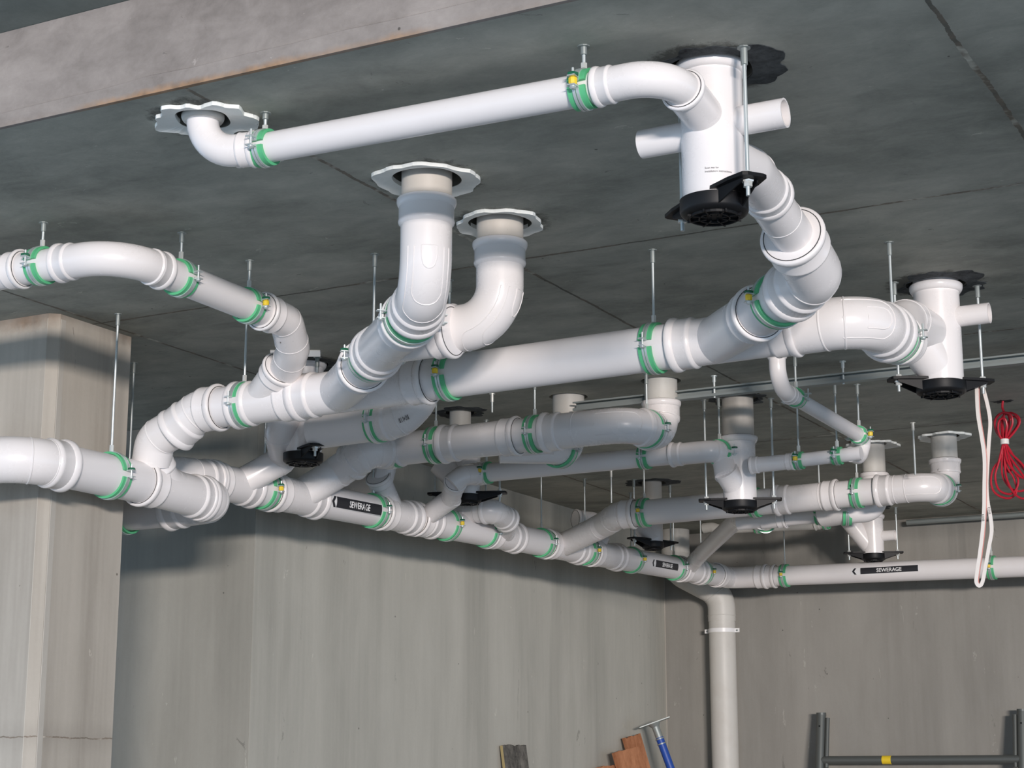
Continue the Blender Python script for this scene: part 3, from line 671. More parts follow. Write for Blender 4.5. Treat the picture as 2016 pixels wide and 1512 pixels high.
riser('grey riser pipe standing rightmost near the red cable', -2.31, NY + .0 + .24 , 3.08, .066, m=M_grey)
hole('pale broken plaster rim around the rightmost riser', -2.31, NY + .24, .08, .125, 'plaster', 41, .14)
R5 = (-2.70, 9.12)
riser('grey riser pipe just left of the rightmost riser', R5[0], R5[1], 3.02, .061, m=M_grey)
hole('pale broken plaster rim around the riser behind the slanting pipe', R5[0], R5[1], .075, .125, 'plaster', 43, .16)
pipe('pipe_elbow', 'white elbow under the grey riser behind the second row', [(R5[0], R5[1], 3.09), (R5[0], R5[1], 2.90), (-2.82, 9.05, 2.89), (-2.98, 9.12, 2.89)], .066, 'sp', bend=(.09, .05), m=M_fit, cat='pipe elbow')

# R, U, X thin pipes at the back
RY = 9.2
pipe('pipe', 'thin white pipe running just below the second row', [(-3.50, RY, 2.893), (-2.9, RY, 2.905)], .043, 'pp')
pipe('pipe', 'thin white socket piece left on the pipe below the second row', [(-3.36, RY, 2.893), (-3.22, RY, 2.897)], .0465, 'ps', m=M_fit)
UT = N(1452, 1022, z=2.955)
pipe('pipe', 'steep thin white pipe dropping from the second row to the corner junction', [UJ.lerp(Gs(1366), .25), UT], .049, 'pp')
pipe('pipe_elbow', 'small white elbow at the top of the steep thin pipe', [UT.lerp(UJ, .35), UT, V(-3.36, RY, 2.894)], .050, 'pp', bend=.10, m=M_fit, cat='pipe elbow')
XY = 11.0
xz = lambda u, v: N(u, v, Y=XY)
pipe('pipe', 'farthest thin grey pipe against the top of the back wall', [xz(1428, 1042), xz(1608, 1034)], .028, m=M_grey)
pipe('pipe_elbow', 'thin grey offset bend at the right of the farthest thin pipe', [xz(1604, 1034), xz(1625, 1030), xz(1650, 1022), xz(1700, 1018)], .031, 'sp', bend=.05, m=M_grey, cat='pipe elbow')
pipe('pipe_elbow', 'small grey bend at the left of the farthest thin pipe', [xz(1432, 1042), xz(1418, 1043), xz(1402, 1038), xz(1385, 1040)], .033, 'sp', bend=.05, m=M_grey, cat='pipe elbow')

# pieces behind the G run
pipe('pipe', 'slanted white pipe entering the open socket behind the second run', [Gs(780) + V(.015, -.06, .12), Gs(780) + V(.06, -.05, .30), Gs(780) + V(.07, -.04, .45)], .050, bend=.06)
pipe('pipe', 'broad pale pipe in shade behind the sloping pipe', [N(680, 957, X=-5.12), N(752, 950, X=-4.80)], .065, m=M_fit)
C7 = N(905, 1010, Y=8.05); D7 = N(958, 1006, Y=8.05)
pipe('pipe', 'short white outlet pipe with collars under the centre black base', [C7, D7], .055, 'ps', m=M_fit, ribs=(.3, .6))
pipe('pipe_elbow', 'white curved elbow from the centre outlet down to the wall pipe', [D7 + (C7 - D7) * .1, D7 + (D7 - C7) * .25, N(1000, 1024, X=-4.42)], .060, 'ss', bend=.08, m=M_fit, cat='pipe elbow')
pipe('pipe_elbow', 'cream socket elbow standing behind the sloping bend', [Gs(1200) + V(0, 0, .08), Gs(1200) + V(0, 0, .20), Gs(1200) + V(-.10, -.14, .20)], .052, 'ps', bend=.07, m=M_fit, cat='pipe elbow')
pipe('pipe', 'dark shaded pipe in a clamp between centre stack and wall', [(-4.86, 7.95, 2.82), (-4.70, 8.15, 2.82), (-4.66, 8.5, 2.82)], .05, m=M_grey, bend=.08)

# storm downpipe in the corner
DX, DY = -4.645, 11.835
pipe('downpipe', 'grey downpipe standing on the floor in the back corner', [(DX, DY, 0), (DX, DY, 2.62)], .0935, m=M_grey, cat='downpipe')
pipe('downpipe_bend', 'grey double bend on top of the corner downpipe', [(DX, DY, 2.60), (DX, DY, 2.79), (-4.93, 11.70, 2.96), (-4.93, 11.70, 3.12)], .097, m=M_grey, bend=(.16, .12), cat='pipe elbow', ribs=(.06, .3))
pipe('downpipe', 'grey upper downpipe rising to the ceiling behind the wall pipe', [(-4.93, 11.70, 3.08), (-4.93, 11.70, 3.249)], .10, m=M_grey, cat='downpipe')
tb = root('pipe_strap', (DX, DY, 2.535), 'pale saddle strap holding the corner downpipe', 'pipe strap')
b = bmesh.new(); axial(b, V(DX, DY, 2.535), V(0, 0, 1), [(-.014, .0935), (-.014, .0975), (.014, .0975), (.014, .0935)], 40); link_bm('band', b, M_lab, tb)
for s_ in (-1, 1):
    b = bmesh.new(); box(b, DX + s_ * .11 - .02, DX + s_ * .11 + .02, DY - .004, DY + .0, 2.521, 2.549); link_bm('strap_lug', b, M_lab, tb)
    b = bmesh.new(); axial(b, V(DX + s_ * .112, DY - .004, 2.535), V(0, -1, 0), [(0, .007), (.005, .006)], 10); link_bm('screw', b, M_galv, tb)

# strut channel and conduit
def strut(label, x0, x1, y, z, h=.041):
    b = bmesh.new()
    pr = [(.0205, 0), (.0205, h), (-.0205, h), (-.0205, h - .007), (-.018, h - .007), (-.018, h - .0025), (.018, h - .0025), (.018, .0025), (-.018, .0025), (-.018, .011), (-.0205, .011), (-.0205, 0)]
    A_ = [b.verts.new((x0, y + p[0], z + p[1])) for p in pr]; B_ = [b.verts.new((x1, y + p[0], z + p[1])) for p in pr]; n = len(pr)
    for i in range(n): b.faces.new((A_[i], A_[(i + 1) % n], B_[(i + 1) % n], B_[i]))
    b.faces.new(A_[::-1]); b.faces.new(B_)
    return tag(link_bm('strut_channel', b, M_galv, smooth=False), label, 'strut channel')
st = strut('grey steel strut channel under the ceiling behind the main pipes', -3.52, 0.2, 7.20, 3.155)
for u_, v_ in ((1397, 735), (1677, 723)):
    p_ = N(u_, v_, z=3.25); b = bmesh.new(); tube(b, (p_.x, 7.2, 3.15), (p_.x, 7.2, 3.248), .005, 10)
    axial(b, V(p_.x, 7.2, 3.25), V(0, 0, -1), [(0, .014), (.004, .014), (.0042, .008), (.03, .008)], 10); link_bm('hanger_rod', b, M_zinc, st)
tag(pipe('conduit', 'x', [(-3.3, 11.86, 3.215), (0, 11.86, 3.215)], .018, m=M_galv), 'thin metal conduit along the top of the back wall', 'conduit')

# ---- clamps
X_ = V(1, 0, 0); Y_ = V(0, 1, 0)
clamp('green clamp at the left end of the top thin pipe', at_u((-2.80, TY, 3.152), (-1.70, TY, 3.136), 521), X_, .0405)
clamp('green clamp with yellow tag at the right end of the top thin pipe', at_u((-2.80, TY, 3.152), (-1.60, TY, 3.135), 1150), X_, .0405, 'y')
clamp('green clamp highest at the left edge of the photo', V(-3.905, 4.125, 3.106), X_, .052, 'g')
clamp('green clamp just after the smooth right angle bend at upper left', V(-3.582, 4.42, 3.096), Y_, .052)
clamp('green clamp with yellow tag before the ribbed bend at upper left', V(-3.578, 4.785, 3.090), Y_, .052, 'y')
clamp('green clamp at the right end of the longest thick pipe', at_u(MB[1], MB[0], 1288), X_, .0765)
clamp('green clamp with yellow tag near the centre of the main run', at_u(MB[1], MB[0], 884), X_, .0765, 'y')
clamp('green clamp at the left end of the main run', at_u(MB[1], MB[0], 480), X_, .0765)
clamp('green clamp directly below the nearer swept elbow', Wp(1.11), dW, .0765)
clamp('green clamp between the two stacked Y junctions', Wp(.565), dW, .0765, 'g')
clamp('green clamp with yellow tag below the large reducing elbow', BRa.lerp(BRb, .70), BRb - BRa, .0765, 'y')
clamp('green clamp hidden behind the wide right bend', V(-1.575, 5.61, 2.925), Y_, .0765)
clamp('green clamp with dark clip on the thick pipe before the pillar', V(SX, 5.13, 2.622), Y_, .0795, 'g')
clamp('dark green clamp low beside the pillar edge', V(-4.93, 5.80, 2.596), X_, .074)
for u_, c_, lb in ((519, 'y', 'green clamp with yellow tag left of the printed wall junction'), (734, 'g', 'green clamp at the right edge of the large sewerage label'), (879, 'y', 'green clamp with yellow tag below the thin sloping pipe'),
                   (956, None, 'green clamp left of the curved socket on the wall pipe'), (1066, 'g', 'green clamp left of the second row sloping pipe on the wall pipe'), (1152, 'y', 'green clamp with yellow tag tucked under the second row sloping pipe'),
                   (1243, 'y', 'green clamp with yellow tag left of the small sewerage label'), (1327, 'g', 'green clamp right of the small sewerage label'), (1381, 'y', 'green clamp with yellow tag at the foot of the steep thin pipe')):
    g = G(u_); clamp(lb, g, dG, .0755 if u_ < 900 else .0735 if u_ < 1200 else .072, c_)
clamp('green clamp with yellow tag at the left of the back wall pipe', at_u((-4.3, 11.4, g2z(-4.3)), (-1.2, 11.4, g2z(-1.2)), 1546), X_, .0665, 'y')
clamp('green clamp with yellow tag behind the hanging flat cables', at_u((-4.3, 11.4, g2z(-4.3)), (-1.2, 11.4, g2z(-1.2)), 1953), X_, .0665, 'y')
clamp('green clamp with yellow tag at the left of the second main run', Jp(779), X_, .0755, 'y')
clamp('green clamp second from left on the second main run', Jp(858), X_, .0755)
clamp('green clamp left of the wide ringed bend', Jp(1053), X_, .0755)
clamp('green clamp between the wide ringed bend and upright elbow', V(-3.085, 7.03, 3.002), Y_, .0765, 'g')
clamp('green clamp below the second run on the hanging elbow', V(-3.60, 7.20, 2.985) , Y_, .0775, rod=False)
clamp('dark green clamp on the shaded pipe behind the main run', V(-3.885, 6.10, 2.944), X_, .075)
clamp('green clamp with yellow tag at the left of the thin middle row', Kp(957), X_, .046, 'y')
clamp('green clamp under the upright elbow on the thin middle row', Kp(1270), X_, .046)
clamp('green clamp with dark clip next to the middle row stack fitting', V(-2.99, KY + .045, 2.99), Y_, .0515, 'g')
clamp('small green clamp with yellow tag on the short thin pipe', V(-2.60, QY, 2.916), X_, .031, 'y', cs=.9)
clamp('small green clamp right on the short thin pipe', V(-2.42, QY, 2.922), X_, .031, 'g', cs=.9)
clamp('small green clamp at the top of the slanting thin pipe', V(PT.x + .004, 7.01, 3.069), PE - PT, .032, None, cs=.9)
clamp('small green clamp with yellow tag at the foot of the slanting thin pipe', PE.lerp(PT, .03), PE - PT, .032, 'y', cs=.9)
clamp('green clamp with yellow tag at the left of the second row', Np(1269), X_, .069, 'y')
clamp('green clamp behind the middle row black base plate', Np(1487), X_, .069)
clamp('green clamp between the collars at the right of the second row', Np(1688), X_, .069)
clamp('green clamp with dark clip beside the rightmost upright elbow', V(-2.31, NY + .12, 2.95), Y_, .071, 'g', rod=False)
clamp('green clamp under the second row on the elbow below the grey riser', V(-2.84, 9.06, 2.89), V(1, .4, 0), .066, rod=False)
clamp('small green clamp in the middle of the pipe below the second row', V(-3.03, RY, 2.901), X_, .043, cs=.9)
clamp('small green clamp at the left end of the pipe below the second row', V(-3.38, RY + .1, 2.90), V(.5, -1, 0), .050, cs=.9)
clamp('tiny green clamp in the middle of the farthest thin pipe', xz(1492, 1039), X_, .028, cs=.8)
clamp('tiny green clamp at the right of the farthest thin pipe', xz(1627, 1030), X_, .031, cs=.8)
clamp('green clamp in shade behind the centre Y junction', V(-4.69, 8.2, 2.82), Y_, .05)

# ---- printing and labels wrapped round pipes
def wrap(name, verts2, faces, p, axis, out, r, e, m, parent, around=False, cols=None):
    """verts2 (x along the reading direction, y up) bent round the pipe surface"""
    axis = axis.normalized(); out = (out - axis * out.dot(axis)).normalized(); tn = out.cross(axis)
    if not around and tn.z < 0: tn = -tn
    bm = bmesh.new(); vv = []
    for x, y in verts2:
        if around:                                   # axis vertical: x runs round the pipe, y along it
            th = x / r; side = axis.cross(out); vv.append(bm.verts.new(p + axis * y + (out * math.cos(th) + side * math.sin(th)) * (r + e)))
        else:
            th = y / r; vv.append(bm.verts.new(p + axis * x + (out * math.cos(th) + tn * math.sin(th)) * (r + e)))
    for f in faces:
        try: bm.faces.new([vv[i] for i in f])
        except ValueError: pass
    return link_bm(name, bm, m, parent, smooth=False)
def grid(x0, x1, y0, y1, n=8, skew=0):
    vs_ = []; fs = []
    for k in range(n + 1):
        y = y0 + (y1 - y0) * k / n; vs_ += [(x0 + skew * (y - y0), y), (x1 + skew * (y - y0), y)]
    for k in range(n): fs.append((2 * k, 2 * k + 1, 2 * k + 3, 2 * k + 2))
    return vs_, fs
def text2(body, h, sx=1.0, bold=.0):
    cu = bpy.data.curves.new('t', 'FONT'); cu.body = body; cu.size = 1; cu.align_x = 'LEFT'; cu.offset = bold * .55; cu.resolution_u = 3
    o = bpy.data.objects.new('t', cu); COL.objects.link(o)
    me = bpy.data.meshes.new_from_object(o.evaluated_get(bpy.context.evaluated_depsgraph_get()))
    vs_ = [(v.co.x, v.co.y) for v in me.vertices]; fs = [tuple(p.vertices) for p in me.polygons]
    bpy.data.objects.remove(o); bpy.data.meshes.remove(me)
    x0 = min(v[0] for v in vs_); y0 = min(v[1] for v in vs_); k = h / (max(v[1] for v in vs_) - y0)
    vs_ = [((x - x0) * k * sx, (y - y0) * k) for x, y in vs_]
    return vs_, fs, max(v[0] for v in vs_)
def find(label):
    return next(o for o in bpy.data.objects if o.get('label') == label)
def sewer_label(pl, p, axis, r, w, h, tilt, gap, tw):
    par = find(pl); axis = axis.normalized(); out = -(p - V(0, 0, CZ)); out = (out - axis * out.dot(axis)).normalized()
    tn = out.cross(axis); tn = tn if tn.z > 0 else -tn; out = (out * math.cos(tilt) + tn * math.sin(tilt)).normalized()
    vs_, fs = grid(-gap * 1.1, w + .004, -h / 2 - .002, h / 2 + .002); base = wrap('sewerage_label', vs_, fs, p, axis, out, r, .0012, M_lab, par)
    base['label'] = 'black and white flow label'
    def sub(name, v_, f_, e, m_):
        o = wrap(name, v_, f_, p, axis, out, r, e, m_, base); return o
    vs_, fs = grid(0, w, -h / 2, h / 2); sub('black_strip', vs_, fs, .0022, M_ink)
    a = h / 2; t = h * .36; ch = []; cf = []
    for k in range(13):
        y = -a + h * k / 12; x0 = -gap + abs(y) * .75; ch += [(x0, y), (x0 + t, y)]
        if k: cf.append((2 * k - 2, 2 * k - 1, 2 * k + 1, 2 * k))
    sub('flow_arrow', ch, cf, .0026, M_ink)
    v_, f_, ww = text2('SEWERAGE', h * .60, 1, .035); k = tw / ww
    v_ = [(w * .5 - tw / 2 + x * k, y - h * .30) for x, y in v_]; sub('lettering', v_, f_, .0036, M_lab)
g = G(637); sewer_label('thick wall pipe carrying the large sewerage label', g, dG, .0755, (G(723) - g).length, .050, .14, .040, (G(706) - G(667)).length)
q0, q1 = Gs(1220), Gs(1362); g = at_u(q0, q1, 1271); sewer_label('wall pipe carrying the small sewerage label', g, q1 - q0, .0725, (at_u(q0, q1, 1315) - g).length, .042, .10, .05, (at_u(q0, q1, 1303) - at_u(q0, q1, 1283)).length)
A_, B_ = (-4.3, 11.4, g2z(-4.3)), (-1.2, 11.4, g2z(-1.2)); g = at_u(A_, B_, 1700)
sewer_label('long thin white pipe with sewerage label along the back wall', g, V(1, 0, 0), .0665, (at_u(A_, B_, 1813) - g).length, .040, .16, .056, (at_u(A_, B_, 1771) - at_u(A_, B_, 1722)).length)
# lettering on the large stack fitting (the square code beside it is left out)
par = find('large white stack fitting at upper right with an elbow, stubs and black base')
oc = V(-A1[0], -A1[1], 0).normalized()
for k_, (tx, zz, hh) in enumerate((('Scan me for', 2.961, .0050), ('Installation instructions', 2.952, .0050))):
    v_, f_, ww = text2(tx, hh); v_ = [(x - .020, y) for x, y in v_]
    wrap('printed_lettering', v_, f_, V(A1[0], A1[1], zz), V(0, 0, 1), oc, .078, .001, M_inkg, par, around=True)
def mark(label, u, v, c, axis, r, seed, w=.035, h=.018):
    """print placed on the camera side of the named fitting; c is a point on its axis"""
    c = Vector(c); barcode(c, Vector(axis), V(0, 0, CZ) - c + V(0, 0, .3), r, find(label), w, h, seed)
mark('white Y junction with print where the sloping pipe meets the wall pipe', 0, 0, Gs(585), V(0, .3, 1), .079, 1, .04, .014)
mark('white sloping pipe with print rising to the second main run', 0, 0, N(662, 928, z=2.905), V(.2, 0, 1), .077, 2, .04, .02)
mark('white bend at the left end of the second main run', 0, 0, N(697, 906, z=2.935), V(.2, 0, 1), .078, 3, .035, .02)
mark('shaded white elbow with print curving up behind the main run', 0, 0, V(-3.72, 6.10, 2.955), V(1, 0, .3), .079, 4, .05, .02)
mark('upright white elbow with print rising to the grey riser', 0, 0, V(-3.10, 7.19, 3.10), V(1, .2, 0), .081, 5, .05, .022)
mark('white sloping pipe with print from the second row to the wall pipe', 0, 0, N(1176, 1042, z=2.89), V(.2, 0, 1), .071, 6, .035, .02)
mark('ribbed white bend at the left end of the second row pipe', 0, 0, N(1194, 1030, z=2.905), V(.2, 0, 1), .074, 7, .035, .02)
mark('white coupling pipe between the two collars of the second row', 0, 0, Np(1634), V(0, .2, 1), .073, 8, .035, .018)
mark('upright white elbow with print below the rightmost riser', 0, 0, V(-2.32, NY + .24, 3.07), V(1, .2, 0), .072, 9, .05, .02)
mark('ribbed white bend turning down to the left Y junction', 0, 0, V(-3.60, 5.07, 3.035), V(.9, .3, .1), .058, 10, .05, .018)
mark('large white reducing elbow above the clamp at the right', 0, 0, BRa.lerp(BRb, .93) + V(0, 0, .01), V(.8, .3, .4), .090, 11, .06, .018)
mark('big white Y junction at the right end of the longest pipe', 0, 0, BRa.lerp(BRb, .12), V(0, .1, 1), .080, 12, .03, .012)

# ---- flat white cables tied to the right stack fitting
def ribbon(name, pts, w, th, m, parent, off=0.0):
    bm = bmesh.new(); rings = []
    for i, p in enumerate(pts):
        a, b = pts[max(0, i - 1)], pts[min(len(pts) - 1, i + 1)]; t = (b - a).normalized(); s = t.cross(Vector((0, 1, 0))).normalized(); q = p + s * off
        rings.append([bm.verts.new(q + s * x + Vector((0, 1, 0)) * y) for x, y in ((-w / 2, -th / 2), (w / 2, -th / 2), (w / 2, th / 2), (-w / 2, th / 2))])
    for a, b in zip(rings, rings[1:]):
        for k in range(4): bm.faces.new((a[k], a[(k + 1) % 4], b[(k + 1) % 4], b[k]))
    bm.faces.new(rings[0][::-1]); bm.faces.new(rings[-1])
    return link_bm(name, bm, m, parent)
def smooth_path(pts, n=5):
    out = []; P = [pts[0]] + pts + [pts[-1]]
    for i in range(1, len(P) - 2):
        a, b, c, d = P[i - 1:i + 3]
        for k in range(n):
            t = k / n; out.append(.5 * ((2 * b) + (c - a) * t + (2 * a - 5 * b + 4 * c - d) * t * t + (3 * b - 3 * c - a + d) * t ** 3))
    out.append(pts[-1]); return out
zz = [(250, 60), (258, 250), (285, 420), (303, 560), (302, 750), (300, 900), (290, 1050), (272, 1200), (252, 1340), (248, 1395), (268, 1420), (290, 1392), (312, 1280), (335, 1150), (352, 1050), (345, 960), (325, 850), (318, 740), (322, 640), (333, 450), (342, 310), (325, 200), (295, 85)]
EY = 6.285
pts = [N(1850 + x / 3.435, 740 + y / 3.435, Y=EY + .0008 * i) for i, (x, y) in enumerate(zz)]
fc = root('flat_cable', pts[0], 'long loop of flat white cable hanging from the right stack fitting', 'cable')
sp = smooth_path(pts); ribbon('cable_sheath', sp, .0125, .004, M_wcab, fc)
ribbon('cable_sheath', [p + V(0, .006, 0) for p in sp], .008, .004, mat('pink_cable_edge', (.66, .30, .27), .4), fc, off=.004)
for (u_, v_) in ((1935.5, 1019), (1948, 1005)):
    p = N(u_, v_, Y=EY - .002); v_2, f_2, ww = text2('EH14', .008); bm = bmesh.new()
    vv = [bm.verts.new(p + V(-y + .004, -.0012, -(x - ww / 2) * -1)) for x, y in v_2]
    for f in f_2: bm.faces.new([vv[i] for i in f])
    link_bm('printed_lettering', bm, M_ink, fc, smooth=False)

# ---- red cable coil
def R7(x, y, dy=0): return N(1850 + x / 3.435, 740 + y / 3.435, Y=8.33 + dy)
rc = root('red_cable', R7(428, 180), 'bundle of red cable tied with white tape hanging from the ceiling', 'cable')
loops = [[(430, 440), (385, 380), (372, 310), (395, 265), (440, 250), (470, 280), (465, 350), (438, 440)],
         [(425, 440), (378, 350), (380, 290), (425, 250), (480, 262), (492, 320), (465, 390), (440, 440)],
         [(432, 440), (420, 380), (418, 320), (430, 270), (480, 250), (530, 275), (540, 320), (500, 385), (448, 440)],
         [(436, 440), (445, 380), (462, 320), (500, 275), (530, 300), (520, 345), (475, 400), (446, 440)],
         [(430, 445), (405, 400), (395, 350), (405, 300), (440, 290), (455, 340), (448, 400), (440, 445)]]
low = [[(428, 455), (410, 560), (362, 630), (347, 710), (365, 780), (420, 820), (480, 825), (520, 780), (500, 690), (450, 600), (436, 455)],
       [(432, 455), (420, 600), (430, 690), (480, 760), (540, 780), (590, 765), (640, 740), (630, 690), (540, 600), (446, 455)],
       [(440, 455), (470, 540), (540, 640), (590, 720), (610, 800), (560, 830), (500, 790), (455, 700), (440, 600), (438, 455)],
       [(436, 455), (425, 540), (440, 620), (470, 650), (490, 610), (465, 540), (442, 455)],
       [(430, 455), (400, 580), (375, 680), (400, 770), (470, 800), (515, 770), (530, 700), (480, 600), (444, 455)],
       [(438, 455), (450, 560), (500, 640), (560, 690), (600, 680), (560, 600), (480, 520), (446, 455)]]
bm = bmesh.new()
sweep(bm, smooth_path([R7(428, 176) + V(0, 0, .004), R7(424, 215), R7(436, 255), R7(428, 330), R7(432, 440)]), .0055, 10)
for i, lp in enumerate(loops + low):
    n_ = len(lp); sweep(bm, smooth_path([R7(x, y, .035 * math.sin(PI * k / (n_ - 1)) * math.cos(i * 2.3) + (i % 4) * .004) for k, (x, y) in enumerate(lp)]), .0052, 10)
link_bm('cable_coil', bm, M_red, rc)
bm = bmesh.new(); axial(bm, R7(438, 428, .004), V(0, 0, -1), [(0, .019), (.001, .020), (.024, .020), (.025, .019)], 20); link_bm('tape_band', bm, M_tape, rc)
p = N(1974, 790, z=3.25); hole('small broken patch in the ceiling where the red cable comes out', p.x, p.y, .012, .035, 'chip', 51, .5); HOLES.pop()

# ---- things along the foot of the walls
M_ply = concrete('dirty_form_ply', (.03, .03, .028), (.24, .225, .20), (9, 9, 6)); M_plye = mat('ply_edge', (.34, .27, .13), .8)
M_tim = concrete('red_brown_timber', (.26, .10, .045), (.50, .23, .12), (8, 8, 2)); M_scaf = mat('dark_weathered_steel', (.13, .14, .135), .5, .45); M_blue = mat('worn_blue_paint', (.015, .07, .36), .45)
def board(name, label, cat, foot, top, wdir, w, th, m, edge=None):
    foot, top, wd = Vector(foot), Vector(top), Vector(wdir).normalized(); ax = (top - foot).normalized(); nn = ax.cross(wd).normalized(); wd = nn.cross(ax).normalized(); L_ = (top - foot).length
    bm = bmesh.new(); n_ = 10; rng = random.Random(hash(label) % 1000 if False else len(label)); rings = []
    for k in range(n_ + 1):
        x = -w / 2 + w * k / n_; j = rng.uniform(-.006, .006)
        rings.append([bm.verts.new(foot + wd * x + nn * sg * th / 2 + ax * (0 if e == 0 else L_ + j)) for e, sg in ((0, -1), (1, -1), (1, 1), (0, 1))])
    for a, b in zip(rings, rings[1:]):
        for i in range(4): bm.faces.new((a[i], a[(i + 1) % 4], b[(i + 1) % 4], b[i]))
    bm.faces.new(rings[0][::-1]); bm.faces.new(rings[-1])
    o = link_bm(name, bm, m, smooth=False)
    if edge:
        o.data.materials.append(edge)
        for f in o.data.polygons:
            if len(f.vertices) == 4 and abs(f.normal.dot(wd)) > .8: f.material_index = 1
    return tag(o, label, cat)
p = N(1016, 1467, X=-5.085)
board('board', 'dirty dark plywood board leaning on the left wall', 'board', (-4.86, p.y + .0, .004), (-5.105, p.y, p.z), (0, 1, 0), .30, .018, M_ply, M_plye)
pa = N(1243, 1450, X=-5.06); pb = N(1231, 1476, X=-4.98); pc = N(1192, 1509, X=-5.05)
board('timber_offcut', 'taller split brown timber leaning beside the blue prop', 'timber', (-4.62, pa.y + .25, .004), pa, (.35, 1, 0), .16, .03, M_tim)
board('timber_offcut', 'wider brown timber with broken top in front of the taller one', 'timber', (-4.55, pb.y + .2, .004), pb, (.35, 1, 0), .24, .03, M_tim)
board('timber_offcut', 'lowest brown timber left of the other two', 'timber', (-4.75, pc.y + .05, .004), pc, (.2, 1, 0), .20, .03, M_tim)
tc_ = root('socket_ring', (-2.885, TY - .045, 3.24), 'grey flared ring around the top of the thin elbow at upper left', 'pipe socket'); collar(V(-2.885, TY - .045, 3.262), V(0, 0, 1), .050, tc_, M_grey)
# adjustable prop
ht = N(1288, 1424, X=-4.93); ft = V(-4.30, ht.y + .22, .012)
ax_ = (ht - ft).normalized(); pr = root('steel_prop', ft, 'blue painted steel prop with grey head plate leaning in the corner', 'steel prop')
sd_ = ax_.cross(V(-.47, .88, 0)).normalized(); s2 = ax_.cross(sd_).normalized()
def plate(name, c, a, u, v, wu, wv, th, m, par):
    bm = bmesh.new(); vv = [bm.verts.new(c + u * x * wu / 2 + v * y * wv / 2 + a * z) for z in (0, th) for x, y in ((-1, -1), (1, -1), (1, 1), (-1, 1))]
    for idx in ((3, 2, 1, 0), (4, 5, 6, 7), (0, 1, 5, 4), (1, 2, 6, 5), (2, 3, 7, 6), (3, 0, 4, 7)): bm.faces.new([vv[i] for i in idx])
    return link_bm(name, bm, m, par, smooth=False)
plate('head_plate', ht, ax_, sd_, s2, .215, .12, .006, M_galv, pr)
bm = bmesh.new(); axial(bm, ht, -ax_, [(0, .026), (.11, .026)], 20); axial(bm, ht, -ax_, [(0, .045), (.025, .028)], 20); link_bm('inner_tube', bm, M_galv, pr)
bm = bmesh.new(); axial(bm, ht - ax_ * .10, -ax_, [(0, .027), ((ht - ft).length - .10, .027)], 20); link_bm('outer_tube', bm, M_blue, pr)
bm = bmesh.new()
for k in (.105, .14): axial(bm, ht - ax_ * k, -ax_, [(0, .031), (.008, .031)], 20)
tube(bm, ht - ax_ * .12 + s2 * -.033, ht - ax_ * .30 + s2 * -.033 + sd_ * .02, .004); link_bm('collar_pin', bm, M_galv, pr)
plate('foot_plate', ft - ax_ * .004, ax_, sd_, s2, .12, .12, .006, M_galv, pr)
# scaffold frame
sx0 = N(1615, 1405, Y=11.80).x; sx1 = N(2011, 1403, Y=11.80).x; zt = 1.95
sf = root('scaffold_frame', ((sx0 + sx1) / 2, 11.4, 0), 'galvanised scaffold frame leaning against the back wall', 'scaffold frame')
FA = lambda x, z: V(x, 11.42 + .40 * z / zt, z)
for x in (sx0, sx1):
    bm = bmesh.new(); sweep(bm, [FA(x, .002), FA(x, zt)], .031, 20); axial(bm, FA(x, zt), V(0, 0, 1), [(-.02, .033), (.006, .033), (.0065, .024)], 20); link_bm('upright', bm, M_scaf, sf)
    bm = bmesh.new(); d_ = V(0, -1, .2).normalized(); axial(bm, FA(x, zt - .09) + d_ * .0305, d_, [(-.002, .006), (.0012, .006)], 14); link_bm('pin_hole', bm, M_black, sf)
for x, sg in ((sx0, 1), (sx1, -1)):
    bm = bmesh.new(); sweep(bm, [FA(x + sg * .046, zt - .36), FA(x + sg * .046, zt - .03)], .0145, 14); link_bm('coupling_bar', bm, M_scaf, sf)
for z_ in (zt - .31, .35):
    bm = bmesh.new(); sweep(bm, [FA(sx0, z_), FA(sx1, z_)], .027, 18); o_ = link_bm('cross_rail', bm, M_scaf, sf)
bm = bmesh.new(); q_ = FA(sx0 + .43, zt - .31); axial(bm, q_, V(1, 0, 0), [(0, .0275), (.0, .0282), (.06, .0282), (.0605, .0275)], 18); link_bm('paint_daub', bm, M_yel, sf)
# pale strip on the ceiling behind the ribbed bend
a_, b_ = N(533, 693, z=3.245), N(631, 693, z=3.245)
bm = bmesh.new(); sweep(bm, [a_, b_], .02, 4); tag(link_bm('plastic_strip', bm, M_lab, smooth=False), 'pale flat strip on the ceiling behind the ribbed bend', 'strip')


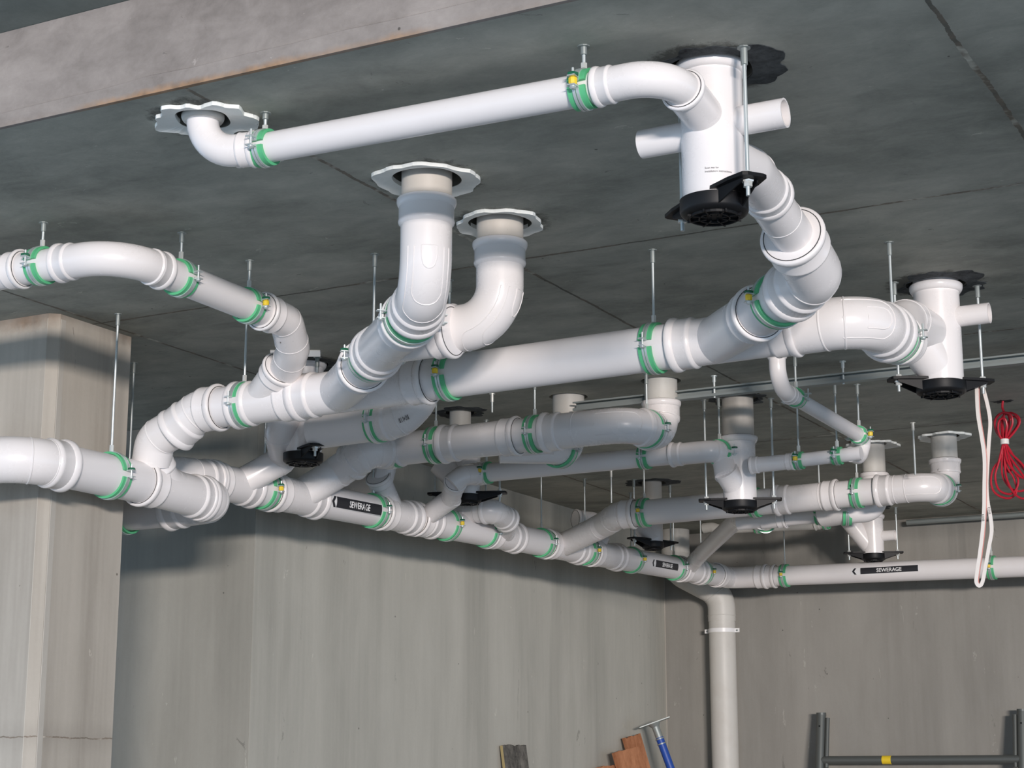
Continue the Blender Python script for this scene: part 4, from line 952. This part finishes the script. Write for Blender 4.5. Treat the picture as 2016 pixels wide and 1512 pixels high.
# raised outline moulded on the swept elbows
def emboss(label, nodes, bend, r, shapes, w=.0016):
    pts = path(nodes, bend); d0 = (pts[1] - pts[0]).normalized(); d1 = (pts[-1] - pts[-2]).normalized(); b = d0.cross(d1).normalized()
    pp, ss, tot = dense(pts); par = find(label)
    def surf(f, deg):
        q = f * tot
        for i in range(len(ss) - 1):
            if q <= ss[i + 1] + 1e-9: break
        k = (q - ss[i]) / (ss[i + 1] - ss[i]); c = pp[i].lerp(pp[i + 1], max(0, min(1, k)))
        a_ = (pp[min(i + 1, len(pp) - 1)] - pp[max(i - 0, 0)]).normalized(); z_ = (pp[min(i + 2, len(pp) - 1)] - pp[i + 1]).normalized() if i + 2 < len(pp) else a_
        T = a_.lerp(z_, max(0, min(1, k)) * .5).normalized(); o = T.cross(b).normalized()
        return c + (o * math.cos(math.radians(deg)) + b * math.sin(math.radians(deg))) * (r + .0002)
    for f0, f1, wd in shapes:
        L_ = []
        for k in range(9): L_.append(surf(f0 + (f1 - .06 - f0) * k / 8, -wd))
        for k in range(1, 12): a = PI * k / 12; L_.append(surf(f1 - .06 + .06 * math.sin(a), -wd * math.cos(a)))
        for k in range(9): L_.append(surf(f1 - .06 - (f1 - .06 - f0) * k / 8, wd))
        L_.append(surf(f0, 0)); L_.append(L_[0])
        bm = bmesh.new(); sweep(bm, L_, w, 6); link_bm('mould_outline', bm, M_fit, par)
emboss('white swept elbow with raised outline under the nearer cream riser', [(e1.x, e1.y, 3.185), (e1.x, e1.y, 2.915), Wp(1.16)], .115, .0765, ((.36, .74, 52), (.36, .62, 36), (.36, .46, 18)))
emboss('white swept elbow with raised outline under the farther cream riser', [(e2.x, e2.y, 3.185), (e2.x, e2.y, 2.92), (-2.84, 4.80, 2.912)], .125, .076, ((.36, .76, 62), (.36, .66, 42), (.36, .48, 18)))
emboss('wide white bend with moulded outline at the right end of the main run', [(-1.80, 5.32, mz(-1.8)), (-1.575, 5.32, 2.92), (-1.575, 5.56, 2.925)], .125, .084, ((.34, .62, 48), (.46, .60, 25)))
emboss('wide white bend with moulded rings at the right of the second run', [Jp(1105), V(-3.085, JY, 3.005), V(-3.085, JY + .16, 3.002)], .125, .0785, ((.42, .74, 38),))
emboss('white bend with moulded rings at the right end of the second row', [Np(1726), V(-2.31, NY, 2.953), V(-2.31, NY + .15, 2.95)], .11, .0725, ((.42, .72, 38),))
# loose hanger rods whose clamps are out of sight
for (u_, v_, vb, lb) in ((1797, 832, 935, 'long thin rod hanging left of the rightmost riser'), (1203, 926, 990, 'short rod hanging above the cream socket elbow'), (969, 775, 812, 'short rod seen between the main run and second run')):
    p = N(u_, v_, z=CEIL); zb_ = CZ + (N(u_, vb, Y=p.y).z - CZ); t_ = root('hanger_rod', p, lb, 'hanger rod')
    bm = bmesh.new(); tube(bm, (p.x, p.y, zb_), (p.x, p.y, CEIL - .002), .005, 10); link_bm('threaded_rod', bm, M_zinc, t_)
    bm = bmesh.new(); axial(bm, p, V(0, 0, -1), [(0, .014), (.003, .014), (.0032, .008), (.04, .008), (.041, .005)], 10); link_bm('ceiling_anchor', bm, M_nut, t_)
# slab with its openings cut right through
me = bpy.data.meshes.new('ceiling'); bmesh.ops.recalc_face_normals(slab_bm, faces=slab_bm.faces[:]); slab_bm.to_mesh(me); slab_bm.free(); me.materials.append(M_ceil)
ceil_o = bpy.data.objects.new('ceiling', me); COL.objects.link(ceil_o); ceil_o['kind'] = 'structure'
cb = bmesh.new()
for (x, y, r) in HOLES: axial(cb, V(x, y, 0), V(0, 0, 1), [(3.15, r), (3.40, r)], 40)
cm = bpy.data.meshes.new('cut'); bmesh.ops.recalc_face_normals(cb, faces=cb.faces[:]); cb.to_mesh(cm); cb.free(); co = bpy.data.objects.new('cut', cm); COL.objects.link(co)
md = ceil_o.modifiers.new('b', 'BOOLEAN'); md.operation = 'DIFFERENCE'; md.object = co; md.solver = 'EXACT'
dg = bpy.context.evaluated_depsgraph_get(); nm = bpy.data.meshes.new_from_object(ceil_o.evaluated_get(dg)); ceil_o.modifiers.clear(); ceil_o.data = nm
bpy.data.objects.remove(co, do_unlink=True)
